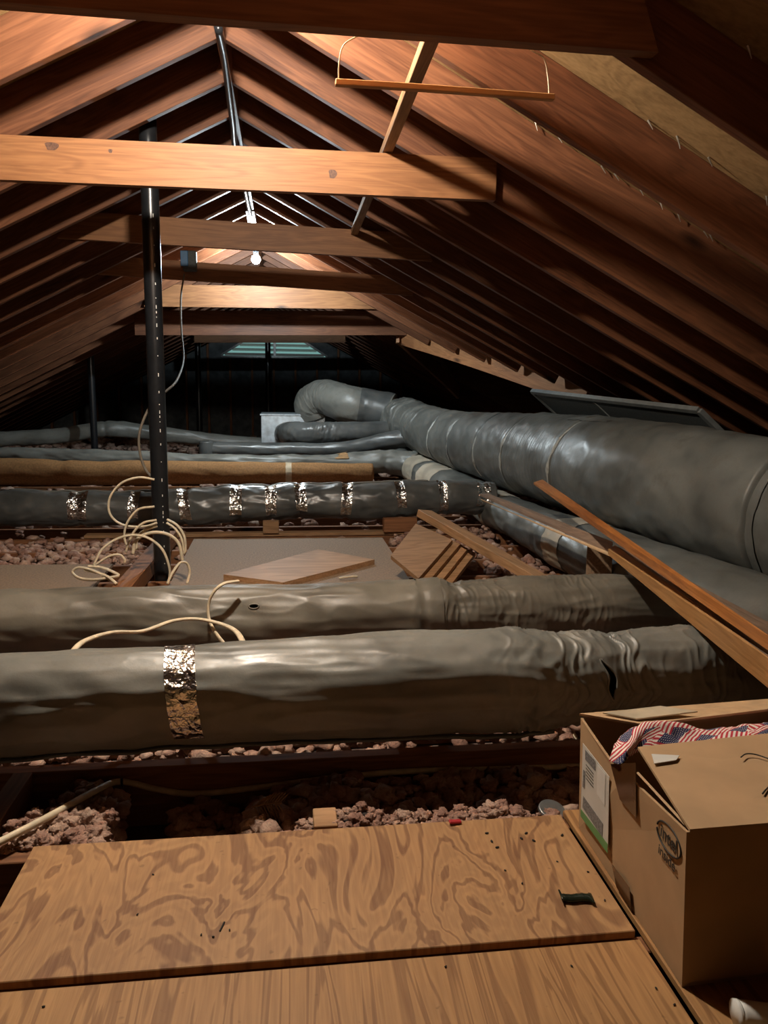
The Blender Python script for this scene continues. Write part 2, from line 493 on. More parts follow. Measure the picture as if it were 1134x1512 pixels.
# ------------------------------------------------------------------ roof shell
XR, SL = -0.25, 0.515            # ridge x, roof slope
ZR = 2.445                        # underside of the rafters at the ridge
RD = 0.18                        # rafter depth
CT = 1/math.sqrt(1+SL*SL)
ZS = ZR+RD/CT                    # underside of the sheathing at the ridge
YB, YF = 15.5, -2.2              # far / near gable
ZF = -0.20                       # ceiling backing under the joists
XE = (ZS-ZF)/SL                  # half width
VX, VY, VX2, VY0, VY1 = 1.45, 9.15, 2.62, 6.55, 11.75   # valley where a side wing opens


def zsh(x): return ZS-SL*abs(x-XR)
def zra(x): return ZR-SL*abs(x-XR)
def up3(x, y): return (x, y, zsh(x))


bm = bmesh.new()
def slab(poly, off):
    off = Vector(off)
    a = [bm.verts.new(p) for p in poly]; b = [bm.verts.new(Vector(p)+off) for p in poly]; n = len(poly)
    bm.faces.new(a); bm.faces.new(b[::-1])
    for i in range(n): bm.faces.new((a[i], b[i], b[(i+1) % n], a[(i+1) % n]))
nR = Vector((SL, 0, 1)).normalized()*0.03; nL = Vector((-SL, 0, 1)).normalized()*0.03
slab([up3(XR, YF), up3(XR-XE, YF), up3(XR-XE, YB), up3(XR, YB)], nL)
slab([up3(XR, YF), up3(XR+XE, YF), up3(XR+XE, VY0), up3(XR, VY0)], nR)
slab([up3(XR, VY1), up3(XR+XE, VY1), up3(XR+XE, YB), up3(XR, YB)], nR)
slab([up3(XR, VY0), up3(VX2, VY0), up3(VX, VY), up3(XR, VY)], nR)
slab([up3(XR, VY), up3(VX, VY), up3(VX2, VY1), up3(XR, VY1)], nR)
bmesh.ops.recalc_face_normals(bm, faces=bm.faces[:])
ceiling = mesh_obj('ceiling', bm, 'sheath')
tag(ceiling, 'pitched roof sheathing over dark red-brown rafters', kind='structure')

# rafters: shared meshes for the full runs, own meshes where they die into the valley
RY = [2.17+0.46*k for k in range(-9, -1)]+[1.61, 2.07]+[2.17+0.46*k for k in range(1, 29)]
RLEN = (XE-0.05)/CT
bmr = box_bm(RLEN, 0.04, RD, 0.002); raft_me = bpy.data.meshes.new('rafter'); bmr.to_mesh(raft_me); bmr.free()
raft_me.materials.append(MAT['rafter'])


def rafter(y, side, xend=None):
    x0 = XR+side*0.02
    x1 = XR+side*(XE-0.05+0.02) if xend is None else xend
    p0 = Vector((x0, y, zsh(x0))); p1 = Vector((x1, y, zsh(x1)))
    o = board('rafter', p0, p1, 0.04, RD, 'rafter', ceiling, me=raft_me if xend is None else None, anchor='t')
    return o


for y in RY:
    rafter(y, -1)
    if VY0+0.05 < y < VY1-0.05: rafter(y, 1, VX+(VX2-VX)*abs(y-VY)/(VY-VY0)-0.03)
    else: rafter(y, 1)
board('ridge_board', (XR, YF+0.03, ZR+0.10), (XR, YB-0.05, ZR+0.10), 0.036, 0.24, 'rafter', ceiling)
# valley boards at the wing opening
for ya in (VY0, VY1):
    a = Vector((VX-0.12, VY+(VY-ya)*0.02, zra(VX-0.12)+0.02)); b = Vector((VX2+0.03, ya, zra(VX2+0.03)+0.03))
    board('valley_rafter', a, b, 0.04, 0.20, 'tie', ceiling, anchor='c', warp=0.012)
# nails that missed the rafters
nail_bm = bmesh.new(); bmesh.ops.create_cone(nail_bm, cap_ends=True, segments=6, radius1=0.0035, radius2=0.0012, depth=0.035)
nail_me = bpy.data.meshes.new('nail'); nail_bm.to_mesh(nail_me); nail_bm.free(); nail_me.materials.append(MAT['nail'])
for i in range(34):
    y = random.choice([2.07, 2.63, 2.63, 3.09])-0.035-random.random()*0.02; x = XR+random.uniform(0.9, 3.6)
    o = data_obj('nail', nail_me, None); o.location = (x, y, zsh(x)-0.012)
    o.rotation_euler = (math.pi+random.uniform(-.2, .2), random.uniform(-.7, -.2), 0); child(o, ceiling)

# side wing behind the valley: dark boarded box
bm = bmesh.new()
WX, WT = 7.0, 1.95
def wp(y): return [(VX-0.1, y, zsh(VX-0.1)+0.035), (XR+XE, y, zsh(XR+XE)+0.035), (WX, y, ZF), (WX, y, WT), (VX-0.1-(WT-zsh(VX-0.1))/SL, y, WT+0.035)]
slab(wp(VY0), (0, -0.03, 0)); slab(wp(VY1), (0, 0.03, 0))
slab([(WX, VY0, ZF), (WX, VY1, ZF), (WX, VY1, WT), (WX, VY0, WT)], (0.03, 0, 0))
WX0 = XR+(ZS+0.03-WT)/SL
slab([(WX0, VY0, WT), (WX, VY0, WT), (WX, VY1, WT), (WX0, VY1, WT)], (0, 0, 0.03))
bmesh.ops.recalc_face_normals(bm, faces=bm.faces[:])
tag(mesh_obj('wall_right', bm, 'sheath'), 'dark boarded side wing behind the valley rafter', kind='structure')

# gables
XL0, XR0 = XR-XE, XR+XE
VTX0, VTX1 = at(328, 526, Y=YB).x, at(482, 526, Y=YB).x     # triangular louvre vent in the far gable
VZ0 = at(405, 526, Y=YB).z
VC = (VTX0+VTX1)/2; VH = (VTX1-VTX0)/2*0.62
bm = bmesh.new()
slab([(XL0, YB, ZF), (VTX0, YB, ZF), (VTX0, YB, zsh(VTX0)), (XL0, YB, ZF+0.01)], (0, 0.04, 0))
slab([(VTX1, YB, ZF), (XR0, YB, ZF), (XR0, YB, ZF+0.01), (VTX1, YB, zsh(VTX1))], (0, 0.04, 0))
slab([(VTX0, YB, ZF), (VTX1, YB, ZF), (VTX1, YB, VZ0), (VTX0, YB, VZ0)], (0, 0.04, 0))
slab([(VTX0, YB, VZ0), (VC, YB, VZ0+VH), (VC, YB, zsh(VC)), (VTX0, YB, zsh(VTX0))], (0, 0.04, 0))
slab([(VC, YB, VZ0+VH), (VTX1, YB, VZ0), (VTX1, YB, zsh(VTX1)), (XR, YB, ZS), (VC, YB, zsh(VC))], (0, 0.04, 0))
bmesh.ops.recalc_face_normals(bm, faces=bm.faces[:])
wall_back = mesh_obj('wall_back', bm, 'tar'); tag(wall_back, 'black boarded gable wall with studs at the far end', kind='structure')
for k in range(-11, 11):
    x = XR+0.05+k*0.42
    z1 = zra(x)+0.1
    if z1 < 0.1: continue
    if VTX0-0.02 < x < VTX1+0.02: z1 = VZ0-0.06
    board('stud', (x, YB-0.045, -0.01), (x, YB-0.045, z1), 0.04, 0.085, 'joist', wall_back, up=(0, 1, 0))
vent = empty('window_1', (VC, YB, VZ0)); tag(vent, 'triangular louvred vent in the black far gable', kind='structure')
def vtrim(name, p, q, th, hi, mat, up=(0, 1, 0)):
    return board(name, p, q, th, hi, mat, vent, up=up)
vtrim('vent_frame', (VTX0-0.03, YB, VZ0-0.02), (VTX1+0.03, YB, VZ0-0.02), 0.04, 0.07, 'black')
vtrim('vent_frame', (VTX0-0.03, YB, VZ0), (VC, YB, VZ0+VH+0.02), 0.04, 0.07, 'black')
vtrim('vent_frame', (VC, YB, VZ0+VH+0.02), (VTX1+0.03, YB, VZ0), 0.04, 0.07, 'black')
vtrim('mullion', (VC, YB, VZ0), (VC, YB, VZ0+VH), 0.05, 0.06, 'black')
nslat = 7
for i in range(nslat):
    z = VZ0+0.03+VH*i/nslat; hw = (VTX1-VTX0)/2*(1-(z-VZ0)/VH)
    if hw > 0.06: vtrim('slat', (VC-hw, YB+0.01, z), (VC+hw, YB+0.01, z), 0.008, 0.07, 'white', up=(0, 0.75, -0.66))
bm = bmesh.new(); slab([(XL0, YF, ZF), (XR0, YF, ZF), (XR, YF, ZS)], (0, -0.04, 0)); bmesh.ops.recalc_face_normals(bm, faces=bm.faces[:])
tag(mesh_obj('wall_front', bm, 'sheath'), 'boarded gable wall behind the added attic hatch', kind='structure')

# ------------------------------------------------------------------ floor and joists
bm = bmesh.new()
HX0, HX1, HY0, HY1 = -0.45, 0.55, -0.80, 0.70          # unseen hatch opening, added to let light up from below
slab([(XL0-0.2, HY1, ZF), (WX, HY1, ZF), (WX, YB, ZF), (XL0-0.2, YB, ZF)], (0, 0, -0.03))
slab([(XL0-0.2, YF, ZF), (WX, YF, ZF), (WX, HY0, ZF), (XL0-0.2, HY0, ZF)], (0, 0, -0.03))
slab([(XL0-0.2, HY0, ZF), (HX0, HY0, ZF), (HX0, HY1, ZF), (XL0-0.2, HY1, ZF)], (0, 0, -0.03))
slab([(HX1, HY0, ZF), (WX, HY0, ZF), (WX, HY1, ZF), (HX1, HY1, ZF)], (0, 0, -0.03))
bmesh.ops.recalc_face_normals(bm, faces=bm.faces[:])
floor = mesh_obj('floor', bm, 'drywall'); tag(floor, 'dusty backing of the ceiling below, between floor joists', kind='structure')
JY = [1.226+0.41*k for k in range(-5, 35)]
PT = 0.016
bm = bmesh.new()                                       # unseen closed box added under the hatch to block sky light
for a_, b_, o_ in (((-1.2, -1.6), (1.4, -1.6), (0, -.03, 0)), ((1.4, -1.6), (1.4, 1.3), (.03, 0, 0)), ((1.4, 1.3), (-1.2, 1.3), (0, .03, 0)), ((-1.2, 1.3), (-1.2, -1.6), (-.03, 0, 0))):
    slab([(*a_, -2.6), (*b_, -2.6), (*b_, ZF-0.03), (*a_, ZF-0.03)], o_)
slab([(-1.2, -1.6, -2.6), (1.4, -1.6, -2.6), (1.4, 1.3, -2.6), (-1.2, 1.3, -2.6)], (0, 0, -.03))
bmesh.ops.recalc_face_normals(bm, faces=bm.faces[:])
tag(mesh_obj('wall_light_shield', bm, 'paper'), 'unseen pale box added below the hatch to block sky light', kind='structure')
jb = box_bm(9.0, 0.042, 0.19-PT, 0.002); jme = bpy.data.meshes.new('joist'); jb.to_mesh(jme); jb.free(); jme.materials.append(MAT['joist'])
for y in JY:
    if HY0 < y < HY1: continue
    if HY1 < y < 1.9:      # these die into the trimmer
        board('joist', (-0.674, y, (ZF-PT)/2), (4.3, y, (ZF-PT)/2), 0.042, 0.19-PT, 'joist', floor); continue
    o = data_obj('joist', jme, None); o.location = (-0.2, y, (ZF-PT)/2+0.0); child(o, floor)

# ------------------------------------------------------------------ collar ties
def tie(Y, l, r, hi, label, xl=None, xr=None, mat='tie', th=0.04):
    a, b = at(*l, Y=Y), at(*r, Y=Y); d = (b-a)/(b.x-a.x)
    if xl is not None: a = a+d*(xl-a.x)
    if xr is not None: b = b+d*(xr-b.x)
    # ends cut to the roof slope
    o = board('collar_tie', a, b, th, hi, mat, anchor='b', bev=0.0)
    me = o.data; L = (b-a).length
    for v in me.vertices:
        if v.co.z > 0:
            w_ = o.matrix_world @ v.co
            lim = (ZS-0.012-w_.z)/SL
            if v.co.x < 0 and w_.x < XR-lim: v.co.x += (XR-lim-w_.x)
            if v.co.x > 0 and w_.x > XR+lim: v.co.x -= (w_.x-XR-lim)
    return tag(o, label, 'collar tie', 'collar ties across the roof')


tie(2.03, (0, 9), (967, 82), 0.20, 'wide pinkish-brown collar tie with a thin lath hanging under it', xl=-1.45)
tie(3.51, (0, 267), (730, 297), 0.174, 'bright orange collar tie with dark knots, in front of the black vent pipe', xl=-1.48)
tie(5.35, (85, 352), (638, 386), 0.17, 'dim brown collar tie just above the lit bulb, behind the black vent pipe')
tie(6.73, (243, 412), (567, 434), 0.15, 'dark collar tie carrying the blue junction box', xl=-1.5, xr=1.1)
tie(8.57, (243, 453), (500, 456), 0.225, 'glowing orange collar tie lit directly by the lit bulb', xl=-1.45, xr=1.25)
tie(9.03, (200, 495), (605, 495), 0.27, 'deep reddish-brown plank tie with a bright top edge, meeting the valley rafter', mat='rafter')
tie(12.25, (310, 506), (490, 506), 0.14, 'narrow lit tie just above the louvred gable vent', xl=-1.35, xr=0.95)

# dark knots in the bright tie
t2 = bpy.data.objects['collar_tie.001']
for x, y, a_, b_ in ((76, 216, 0.026, 0.019), (163, 223, 0.008, 0.010), (491, 257, 0.017, 0.022)):
    p = at(x, y, Y=3.51-0.0204); bm = bmesh.new()
    bm.faces.new([bm.verts.new(p+Vector((a_*math.cos(k)*(1+0.2*math.sin(3*k+x)), 0, b_*math.sin(k)*(1+0.2*math.cos(2*k))))) for k in np.linspace(0, 2*math.pi, 20)[:-1]])
    child(mesh_obj('knot', bm, 'knot'), t2)

# brace laid along the tops of the ties
bz = 2.03
tag(board('brace', (0.435, 2.16, 2.029), (0.470, 5.335, 2.036), 0.045, 0.034, 'lumber'), 'thin timber brace running lengthwise over the collar ties', 'brace')

# lath on wires
la, lb = at(495, 122, Y=2.23), at(818, 144, Y=2.23)
lath = empty('hanging_lath', la); tag(lath, 'thin pale lath hanging on two wires under the roof', 'lath')
board('strip', la, lb, 0.02, 0.016, 'trimpale', lath, warp=0.002)
for pts in ([(500, 118), (501, 90), (508, 66), (530, 52), (548, 40)], [(811, 140), (809, 112), (803, 86), (788, 76), (770, 64)]):
    P = [at(x, y, Y=2.23-0.012*i) for i, (x, y) in enumerate(pts)]
    child(tube('wire', P, 0.0022, 'cable', seg=6), lath)

# ------------------------------------------------------------------ bulbs
def bulb_thing(name, c, watts, col, label, top):
    e = empty(name, c)
    g = bmesh.new(); bmesh.ops.create_uvsphere(g, u_segments=24, v_segments=16, radius=0.042)
    for v in g.verts:
        if v.co.z > 0: v.co.z *= 1.35; k = max(0, v.co.z/0.043-0.35); v.co.x *= 1-0.45*k; v.co.y *= 1-0.45*k
    area = 4*math.pi*0.042**2
    mb = mesh_obj('glass_bulb'+('_offscreen' if name.endswith('_offscreen') else ''), g, emis(name+' glow', col, watts/(math.pi*area)), None, True, c); child(mb, e)
    s = bmesh.new(); bmesh.ops.create_cone(s, cap_ends=True, segments=20, radius1=0.022, radius2=0.03, depth=0.055)
    so = mesh_obj('socket', s, 'black', None, False, Vector(c)+Vector((0, 0, 0.068))); child(so, e)
    child(tube('stem', [Vector(c)+Vector((0, 0, 0.09)), Vector((c[0], c[1], (c[2]+top)/2)), Vector((c[0], c[1], top))], 0.008, 'black'), e)
    return tag(e, label, 'light bulb')


b1 = at(378, 383, Y=7.55)
bulb_thing('light_bulb', (b1.x, b1.y, b1.z), BULB_FAR, (0.80, 0.94, 1.0), 'lit bare bulb hanging between collar ties, beyond the black vent pipe', ZR+0.02)
bulb_thing('light_bulb_offscreen', (-0.26, 2.41, 2.30), BULB_NEAR, (1.0, 0.90, 0.76), 'lit bare bulb tucked behind the wide pinkish-brown collar tie', ZR+0.02)

# conduit along the ridge
cx = XR
ridge_pts = [at(322, 40, Y=3.3), at(331, 80, Y=3.6), at(338, 120, Y=4.05), at(343, 150, Y=4.45), at(346, 178, Y=4.85), at(354, 208, Y=5.2), at(360, 245, Y=5.7), at(366, 284, Y=6.3), at(370, 305, Y=6.7)]
ridge_pts = [Vector((p.x, p.y, min(p.z, ZR-0.045))) for p in ridge_pts]
tag(tube('ridge_cable', ridge_pts, 0.017, 'black', n=90, seg=12), 'glossy black cable clipped along the ridge board', 'cable')
pp = at(369, 312, Y=6.62); qq = at(373, 333, Y=6.98)
tag(board('paper_strip', pp, qq, 0.07, 0.003, 'white', up=(0, 0, 1)), 'white paper strip stuck under the ridge board above the bulb', 'paper strip')

# junction box and hanging cable
jb_c = at(277, 386, Y=6.69)
jbx = empty('junction_box', jb_c); tag(jbx, 'blue junction box on the dark collar tie', 'junction box')
o = mesh_obj('box_body', box_bm(0.11, 0.07, 0.16, 0.008), 'panelgrey', None, False, jb_c+Vector((0.02, -0.015, 0))); child(o, jbx)
o = mesh_obj('cover', box_bm(0.06, 0.012, 0.12, 0.004), 'blue', None, False, jb_c+Vector((-0.02, -0.055, 0.015))); child(o, jbx)
hang = [at(272, 405, Y=6.6), at(267, 440, Y=6.4), at(268, 490, Y=6.0), at(271, 530, Y=5.6), at(262, 560, Y=5.0), at(246, 577, Y=4.5), at(228, 590, Y=4.25), at(210, 625, Y=4.2), at(205, 655, Y=4.2), at(213, 690, Y=4.2), at(231, 712, Y=4.16)]
tag(tube('drop_cable', hang, 0.007, 'cablegrey', n=120), 'thin grey cable dropping from the blue junction box past the vent pipe', 'cable')

# ------------------------------------------------------------------ vent pipes
def pipe(name, top, base, r, label, marks=0, dev=None):
    a, b = Vector(base), Vector(top)
    e = empty(name, a)
    child(tube('pipe_wall', [a, (a+b)/2, b], r, 'black', n=12, seg=28), e)
    for i in range(marks):
        k = 0.10+0.68*i/marks+0.02*math.sin(i*7); p = a.lerp(b, k)
        d = (Vector((0.55, 2.2, 0))-Vector((p.x, p.y, 0))); d = Vector((0.42, -0.91, 0))
        o = mesh_obj('printed_mark', box_bm(0.004, 0.001, 0.005+0.006*(i % 3)), 'white', None, False, p+d*(r+0.0004))
        o.rotation_euler = (0, 0, math.atan2(d.y, d.x)+math.pi/2); child(o, e)
    return tag(e, label, 'vent pipe', 'black vent pipes')


pb = at(241, 870, Y=4.165); pb.z = -0.19
ptop = at(218, 165, Y=4.165); ptop.z = zsh(pb.x)-0.005
pipe('vent_pipe', (pb.x, 4.165, ptop.z), (pb.x, 4.165, pb.z), 0.044, 'thick black plastic vent pipe with white print, ringed by cream cable coils', 30)
for (px, py, Y, r, lab) in ((137, 600, 10.1, 0.042, 'thin black vent pipe standing in pink insulation by the bent far duct'),
                            (293, 560, 12.6, 0.045, 'slim black vent pipe rising before the gable studs'),
                            (396, 560, 14.45, 0.05, 'black vent pipe standing right below the louvred vent')):
    p = at(px, py, Y=Y); pipe('vent_pipe', (p.x, Y, zsh(p.x)-0.004), (p.x, Y, -0.19), r, lab)

# ------------------------------------------------------------------ ducts
def duct_thing(name, d, mat, label, **kw):
    o = d.build(name, mat, **kw)
    return tag(o, label, 'duct', 'wrapped air ducts')


# nearest duct
P1 = [(-2.2, 1.90, 0.20, 0.125), (-1.0, 1.93, 0.205, 0.127), (-0.3, 1.95, 0.215, 0.128), (0.3, 1.95, 0.22, 0.135), (0.62, 1.95, 0.225, 0.142), (0.74, 1.96, 0.215, 0.128), (0.95, 1.98, 0.215, 0.122), (1.15, 1.99, 0.215, 0.130), (1.45, 2.02, 0.20, 0.125), (1.75, 2.06, 0.17, 0.12)]
P1 = [(x, y+0.03, z-0.012, r) for x, y, z, r in P1]
d1 = Duct(P1, 0.010, joints=[(2.86, 0.006, 0.07, 0.016), (2.98, 0.004, 0.07, 0.016), (3.12, 0.010, 0.08, 0.018), (3.38, 0.0, 0.12, 0.009)], seed=1.3, n=420)
st_ = s_at(d1, at(903, 1000, Y=1.84).x)
def tear_mid(a): return st_+0.002-0.03*((a+1.3)/0.9)+0.006*math.sin(a*9)
def tear_half(a): return 0.010*max(0.0, 1-((a+1.3)/0.42)**2)
nd1 = duct_thing('air_duct', d1, 'duct', 'big grey wrapped air duct with one wide foil band, over the floor gap', n=1300, seg=128,
                 cut=lambda s_, a_: abs(a_+1.3) < 0.42 and abs(s_-tear_mid(a_)) < tear_half(a_))
def tear_fn(t):
    a = -1.3+0.44*math.cos(2*math.pi*t); return (tear_mid(a)+math.copysign(max(tear_half(a), 0.0)+0.003, math.sin(2*math.pi*t)), a)
rim(d1, 'torn_edge', tear_fn, 0.003, 'duct', nd1)
s0 = s_at(d1, -0.27)
d1.band('foil_tape', s0-0.038, s0+0.038, 'foil', nd1, a0=-2.2, a1=1.9, off=0.003, skew=-0.05, ns=14, na=90)
lip = []
for i in range(60):
    s = s0-1.0+2.0*i/59; q = d1.pt(s, -math.pi*0.84); lip.append(tuple(Vector(q)+Vector((0, -0.006+0.006*noise.noise(Vector((s*7, 0, 1))), -0.004+0.008*noise.noise(Vector((s*5, 2, 0)))))))
child(tube('seam_lip', lip, 0.010, 'ductdark', n=160, seg=8, flat=0.6), nd1)

# second duct
P2 = [(-3.0, 2.86, 0.13, 0.135), (-1.2, 2.87, 0.13, 0.134), (-0.2, 2.88, 0.13, 0.133), (0.55, 2.88, 0.135, 0.133), (0.66, 2.88, 0.135, 0.126), (1.2, 2.9, 0.14, 0.130), (1.4, 2.91, 0.14, 0.128), (1.60, 2.92, 0.13, 0.11)]
d2 = Duct(P2, 0.010, joints=[(3.52, 0.006, 0.05, 0.005), (3.66, 0.008, 0.07, 0.012), (3.85, 0.004, 0.10, 0.008), (4.15, 0.004, 0.14, 0.007)], seed=4.1, n=500)
hs = s_at(d2, at(373, 893, Y=2.77).x)
nd2 = duct_thing('air_duct', d2, 'ductbrown', 'olive-brown wrapped air duct with a small hole, under the looping cable', n=1100, seg=160,
                 cut=lambda s_, a_: ((s_-hs)/0.016)**2+((a_+0.92)/0.06)**2 < 1)
rim(d2, 'hole_rim', lambda t: (hs+0.018*math.cos(2*math.pi*t), -0.92+0.066*math.sin(2*math.pi*t)), 0.0028, 'ductbrown', nd2)
sb = s_at(d2, 0.50); d2.band('joint_sleeve', sb, sb+0.09, 'ductbrown', nd2, off=0.006, ns=8)
# taped duct
def d_px(lst): return [(*at(x, y, Y=Y), r) for x, y, Y, r in lst]
P3 = d_px([(-120, 752, 5.55, 0.125), (0, 750, 5.55, 0.125), (110, 751, 5.55, 0.123), (200, 750, 5.55, 0.120), (300, 747, 5.55, 0.128), (400, 742, 5.55, 0.130), (480, 740, 5.55, 0.128), (560, 739, 5.55, 0.135), (640, 735, 5.55, 0.130), (728, 736, 5.56, 0.12)])
taps = [(113, 26), (197, 15), (271, 16), (348, 17), (401, 16), (443, 16), (512, 16), (592, 14), (655, 13), (716, 22)]
tmp = Duct(P3, 0, n=300)
ts = [s_at(tmp, at(x, 740, Y=5.43).x) for x, _ in taps]
d3 = Duct(P3, 0.012, joints=[(s, 0.012, 0.07, 0.010) for s in ts], seed=9.7, n=420, freq=1.4)
nd3 = duct_thing('air_duct', d3, 'ductdark', 'charcoal air duct banded with many short foil tapes', n=420, seg=72)
for i, (s, (x, wpx)) in enumerate(zip(ts, taps)):
    hw = wpx/2*5.43/1136
    d3.band('foil_tape', s-hw, s+hw, 'foil', nd3, a0=-2.1+0.2*math.sin(i*3), a1=0.35+0.5*math.cos(i*5), off=0.003, skew=0.03*math.sin(i*2.3), ns=8, na=50)
lip = [tuple(Vector(d3.pt(s, 0.02+0.05*math.sin(s*3)))+Vector((0, 0, 0.002))) for s in np.linspace(0.6, d3.L-0.5, 60)]
child(tube('seam_lip', lip, 0.012, 'duct', n=200, seg=8, flat=0.5), nd3)

# tan felt roll
P4 = d_px([(-160, 694, 7.9, 0.135), (0, 696, 7.9, 0.130), (60, 697, 7.9, 0.130), (93, 698, 7.9, 0.117), (110, 698, 7.9, 0.127), (150, 699, 7.9, 0.117), (200, 698, 7.9, 0.124), (330, 698, 7.9, 0.113), (430, 698, 7.9, 0.106), (550, 698, 7.9, 0.095)])
d4 = Duct(P4, 0.006, seed=2.2, n=200)
nd4 = d4.build('felt_roll', 'kraft', n=200, seg=48); tag(nd4, 'long tan felt roll with one clear tape, lying behind the taped duct', 'roll')
s4 = s_at(d4, at(427, 697, Y=7.2).x); d4.band('clear_tape', s4-0.03, s4+0.03, 'cleartape', nd4, off=0.002)
for i, rr in enumerate((0.07, 0.05, 0.03)):
    pe = Vector(d4.P[-1, :3])+Vector((0.004, 0, 0))
    ring = [pe+Vector((0, rr*math.cos(a), rr*math.sin(a))) for a in np.linspace(0, 2*math.pi, 24)]
    child(tube('rolled_edge', ring, 0.004, 'kraft', n=48, seg=6), nd4)

# pale duct just behind the roll
P5 = d_px([(-150, 668, 8.4, 0.10), (0, 674, 8.4, 0.10), (200, 678, 8.4, 0.09), (300, 683, 8.4, 0.09), (480, 684, 8.4, 0.095), (560, 682, 8.35, 0.13), (592, 684, 8.3, 0.14), (620, 684, 8.2, 0.14)])
d5 = Duct(P5, 0.014, joints=[(5.0, 0.01, 0.1, 0.01), (5.4, 0.012, 0.08, 0.012)], seed=6.6, n=260)
nd5 = duct_thing('air_duct', d5, 'duct', 'pale dusty grey air duct directly behind the tan felt roll', n=260, seg=48)
s5 = s_at(d5, at(508, 680, Y=8.3).x); d5.band('torn_tape', s5-0.05, s5+0.05, 'straw', nd5, a0=-1.0, a1=0.2, off=0.008, jag=0.05)
# far bent duct
P6 = d_px([(-30, 651, 10.6, 0.10), (30, 647, 10.6, 0.10), (90, 643, 10.6, 0.10), (150, 634, 10.6, 0.105), (180, 634, 10.65, 0.105), (240, 641, 10.8, 0.10), (320, 650, 10.9, 0.085), (395, 655, 11.0, 0.08)])
d6 = Duct(P6, 0.010, joints=[(s_at(Duct(P6, 0, n=100), at(157, 634, Y=10.6).x), 0.012, 0.06, 0.004)], seed=3.3, n=240)
nd6 = duct_thing('air_duct', d6, 'duct', 'far grey air duct bent upward beside the thin vent pipe', n=240, seg=40)
# thin duct with an upturned elbow end
P7 = d_px([(306, 660, 8.85, 0.080), (318, 663, 8.85, 0.081), (350, 664, 8.85, 0.081), (420, 664, 8.85, 0.081), (490, 664, 8.8, 0.082), (530, 660, 8.68, 0.090), (568, 652, 8.55, 0.098), (604, 646, 8.45, 0.10)])
d7 = Duct(P7, 0.006, seed=5.9, n=160)
nd7 = duct_thing('air_duct', d7, 'ductdark', 'slim charcoal air duct ending in an upturned elbow', n=160, seg=40)
eb = at(305, 672, Y=8.83); et = at(305, 652, Y=8.83)
child(tube('elbow', [tuple(eb)+(0.085,), tuple((eb+et)/2)+(0.088,), tuple(et)+(0.08,)], 0.085, 'ductdark', n=16, seg=28), nd7)

# plenum box with collar duct and the fat elbow on top
pc0, pc1 = at(386, 654, Y=9.75), at(480, 613, Y=9.75)
plen = empty('plenum', (pc0.x, 9.75, pc0.z)); tag(plen, 'shiny galvanised sheet-metal plenum box under the fat elbow duct', 'plenum')
sx, sz = pc1.x-pc0.x, pc1.z-pc0.z
o = mesh_obj('casing', box_bm(sx, 0.7, sz, 0.006), 'galv', None, False, ((pc0.x+pc1.x)/2, 10.1, (pc0.z+pc1.z)/2)); child(o, plen)
o = mesh_obj('rim', box_bm(sx+0.03, 0.73, 0.02, 0.004), 'galv', None, False, ((pc0.x+pc1.x)/2, 10.1, pc1.z)); child(o, plen)
o = mesh_obj('support', box_bm(sx*0.8, 0.5, pc0.z-0.0, 0.004), 'lumber', None, False, ((pc0.x+pc1.x)/2, 10.1, pc0.z/2)); child(o, plen)
PC = d_px([(421, 640, 9.78, 0.135), (423, 640, 9.4, 0.133), (430, 640, 9.12, 0.132), (450, 640, 8.98, 0.130), (480, 640, 8.95, 0.126), (520, 639, 8.95, 0.126), (556, 638, 8.95, 0.124), (578, 636, 8.95, 0.115)])
dc = Duct(PC, 0.008, joints=[(0.55, 0.01, 0.08, 0.010), (0.8, 0.0, 0.15, 0.016), (1.1, 0.0, 0.2, 0.02)], seed=8.0, n=160)
ndc = duct_thing('air_duct', dc, 'ductdark', 'short black air duct turning out of the shiny plenum', n=160, seg=48)
dc.band('end_collar', 0.45, 0.50, 'duct', ndc, off=0.006)
PE = d_px([(466, 608, 9.9, 0.24), (462, 596, 9.85, 0.235), (478, 586, 9.7, 0.21), (512, 596, 9.4, 0.225), (545, 602, 9.33, 0.225), (580, 609, 9.22, 0.215)])
de = Duct(PE, 0.012, joints=[(0.18, 0.004, 0.08, 0.018), (0.35, 0.008, 0.10, 0.022), (0.5, 0.004, 0.08, 0.016), (0.95, 0.0, 0.3, 0.006)], seed=2.8, n=200)
nde = duct_thing('air_duct', de, 'duct', 'fat grey elbow duct bending down over the plenum', n=200, seg=64)
se = s_at(de, at(553, 603, Y=9.2).x); de.band('dark_sleeve', se-0.17, de.L-0.02, 'ductdark', nde, off=0.004)

# great trunk duct
PT_ = [(1.28, 9.25, 0.665, 0.22), (1.40, 9.0, 0.66, 0.24), (1.50, 8.5, 0.60, 0.255), (1.66, 7.5, 0.535, 0.275), (1.90, 5.6, 0.525, 0.315), (2.03, 4.4, 0.52, 0.33), (2.15, 3.5, 0.49, 0.33), (2.24, 3.0, 0.47, 0.325), (2.30, 2.6, 0.46, 0.32)]
tj = []
dtmp = Duct(PT_, 0, n=300)
def s_y(d, y): return float(d.S[int(np.argmin(abs(d.P[:, 1]-y)))])
seams = [8.75, 8.45, 8.1, 7.5, 6.9, 6.2, 5.6, 4.75]
for y in seams: tj.append((s_y(dtmp, y), 0.012, 0.05, 0.003))
tj += [(s_y(dtmp, 8.95), 0.0, 0.22, 0.040), (s_y(dtmp, 8.3), 0.0, 0.2, 0.02), (s_y(dtmp, 5.2), 0.0, 0.6, 0.006), (s_y(dtmp, 3.05)+0.005, 0.035, 0.036, 0.006)]
dt = Duct(PT_, 0.012, joints=tj, seed=7.1, n=420)
ndt = duct_thing('trunk_duct', dt, 'trunk', 'largest grey trunk duct running the length of the right eave', n=900, seg=96)
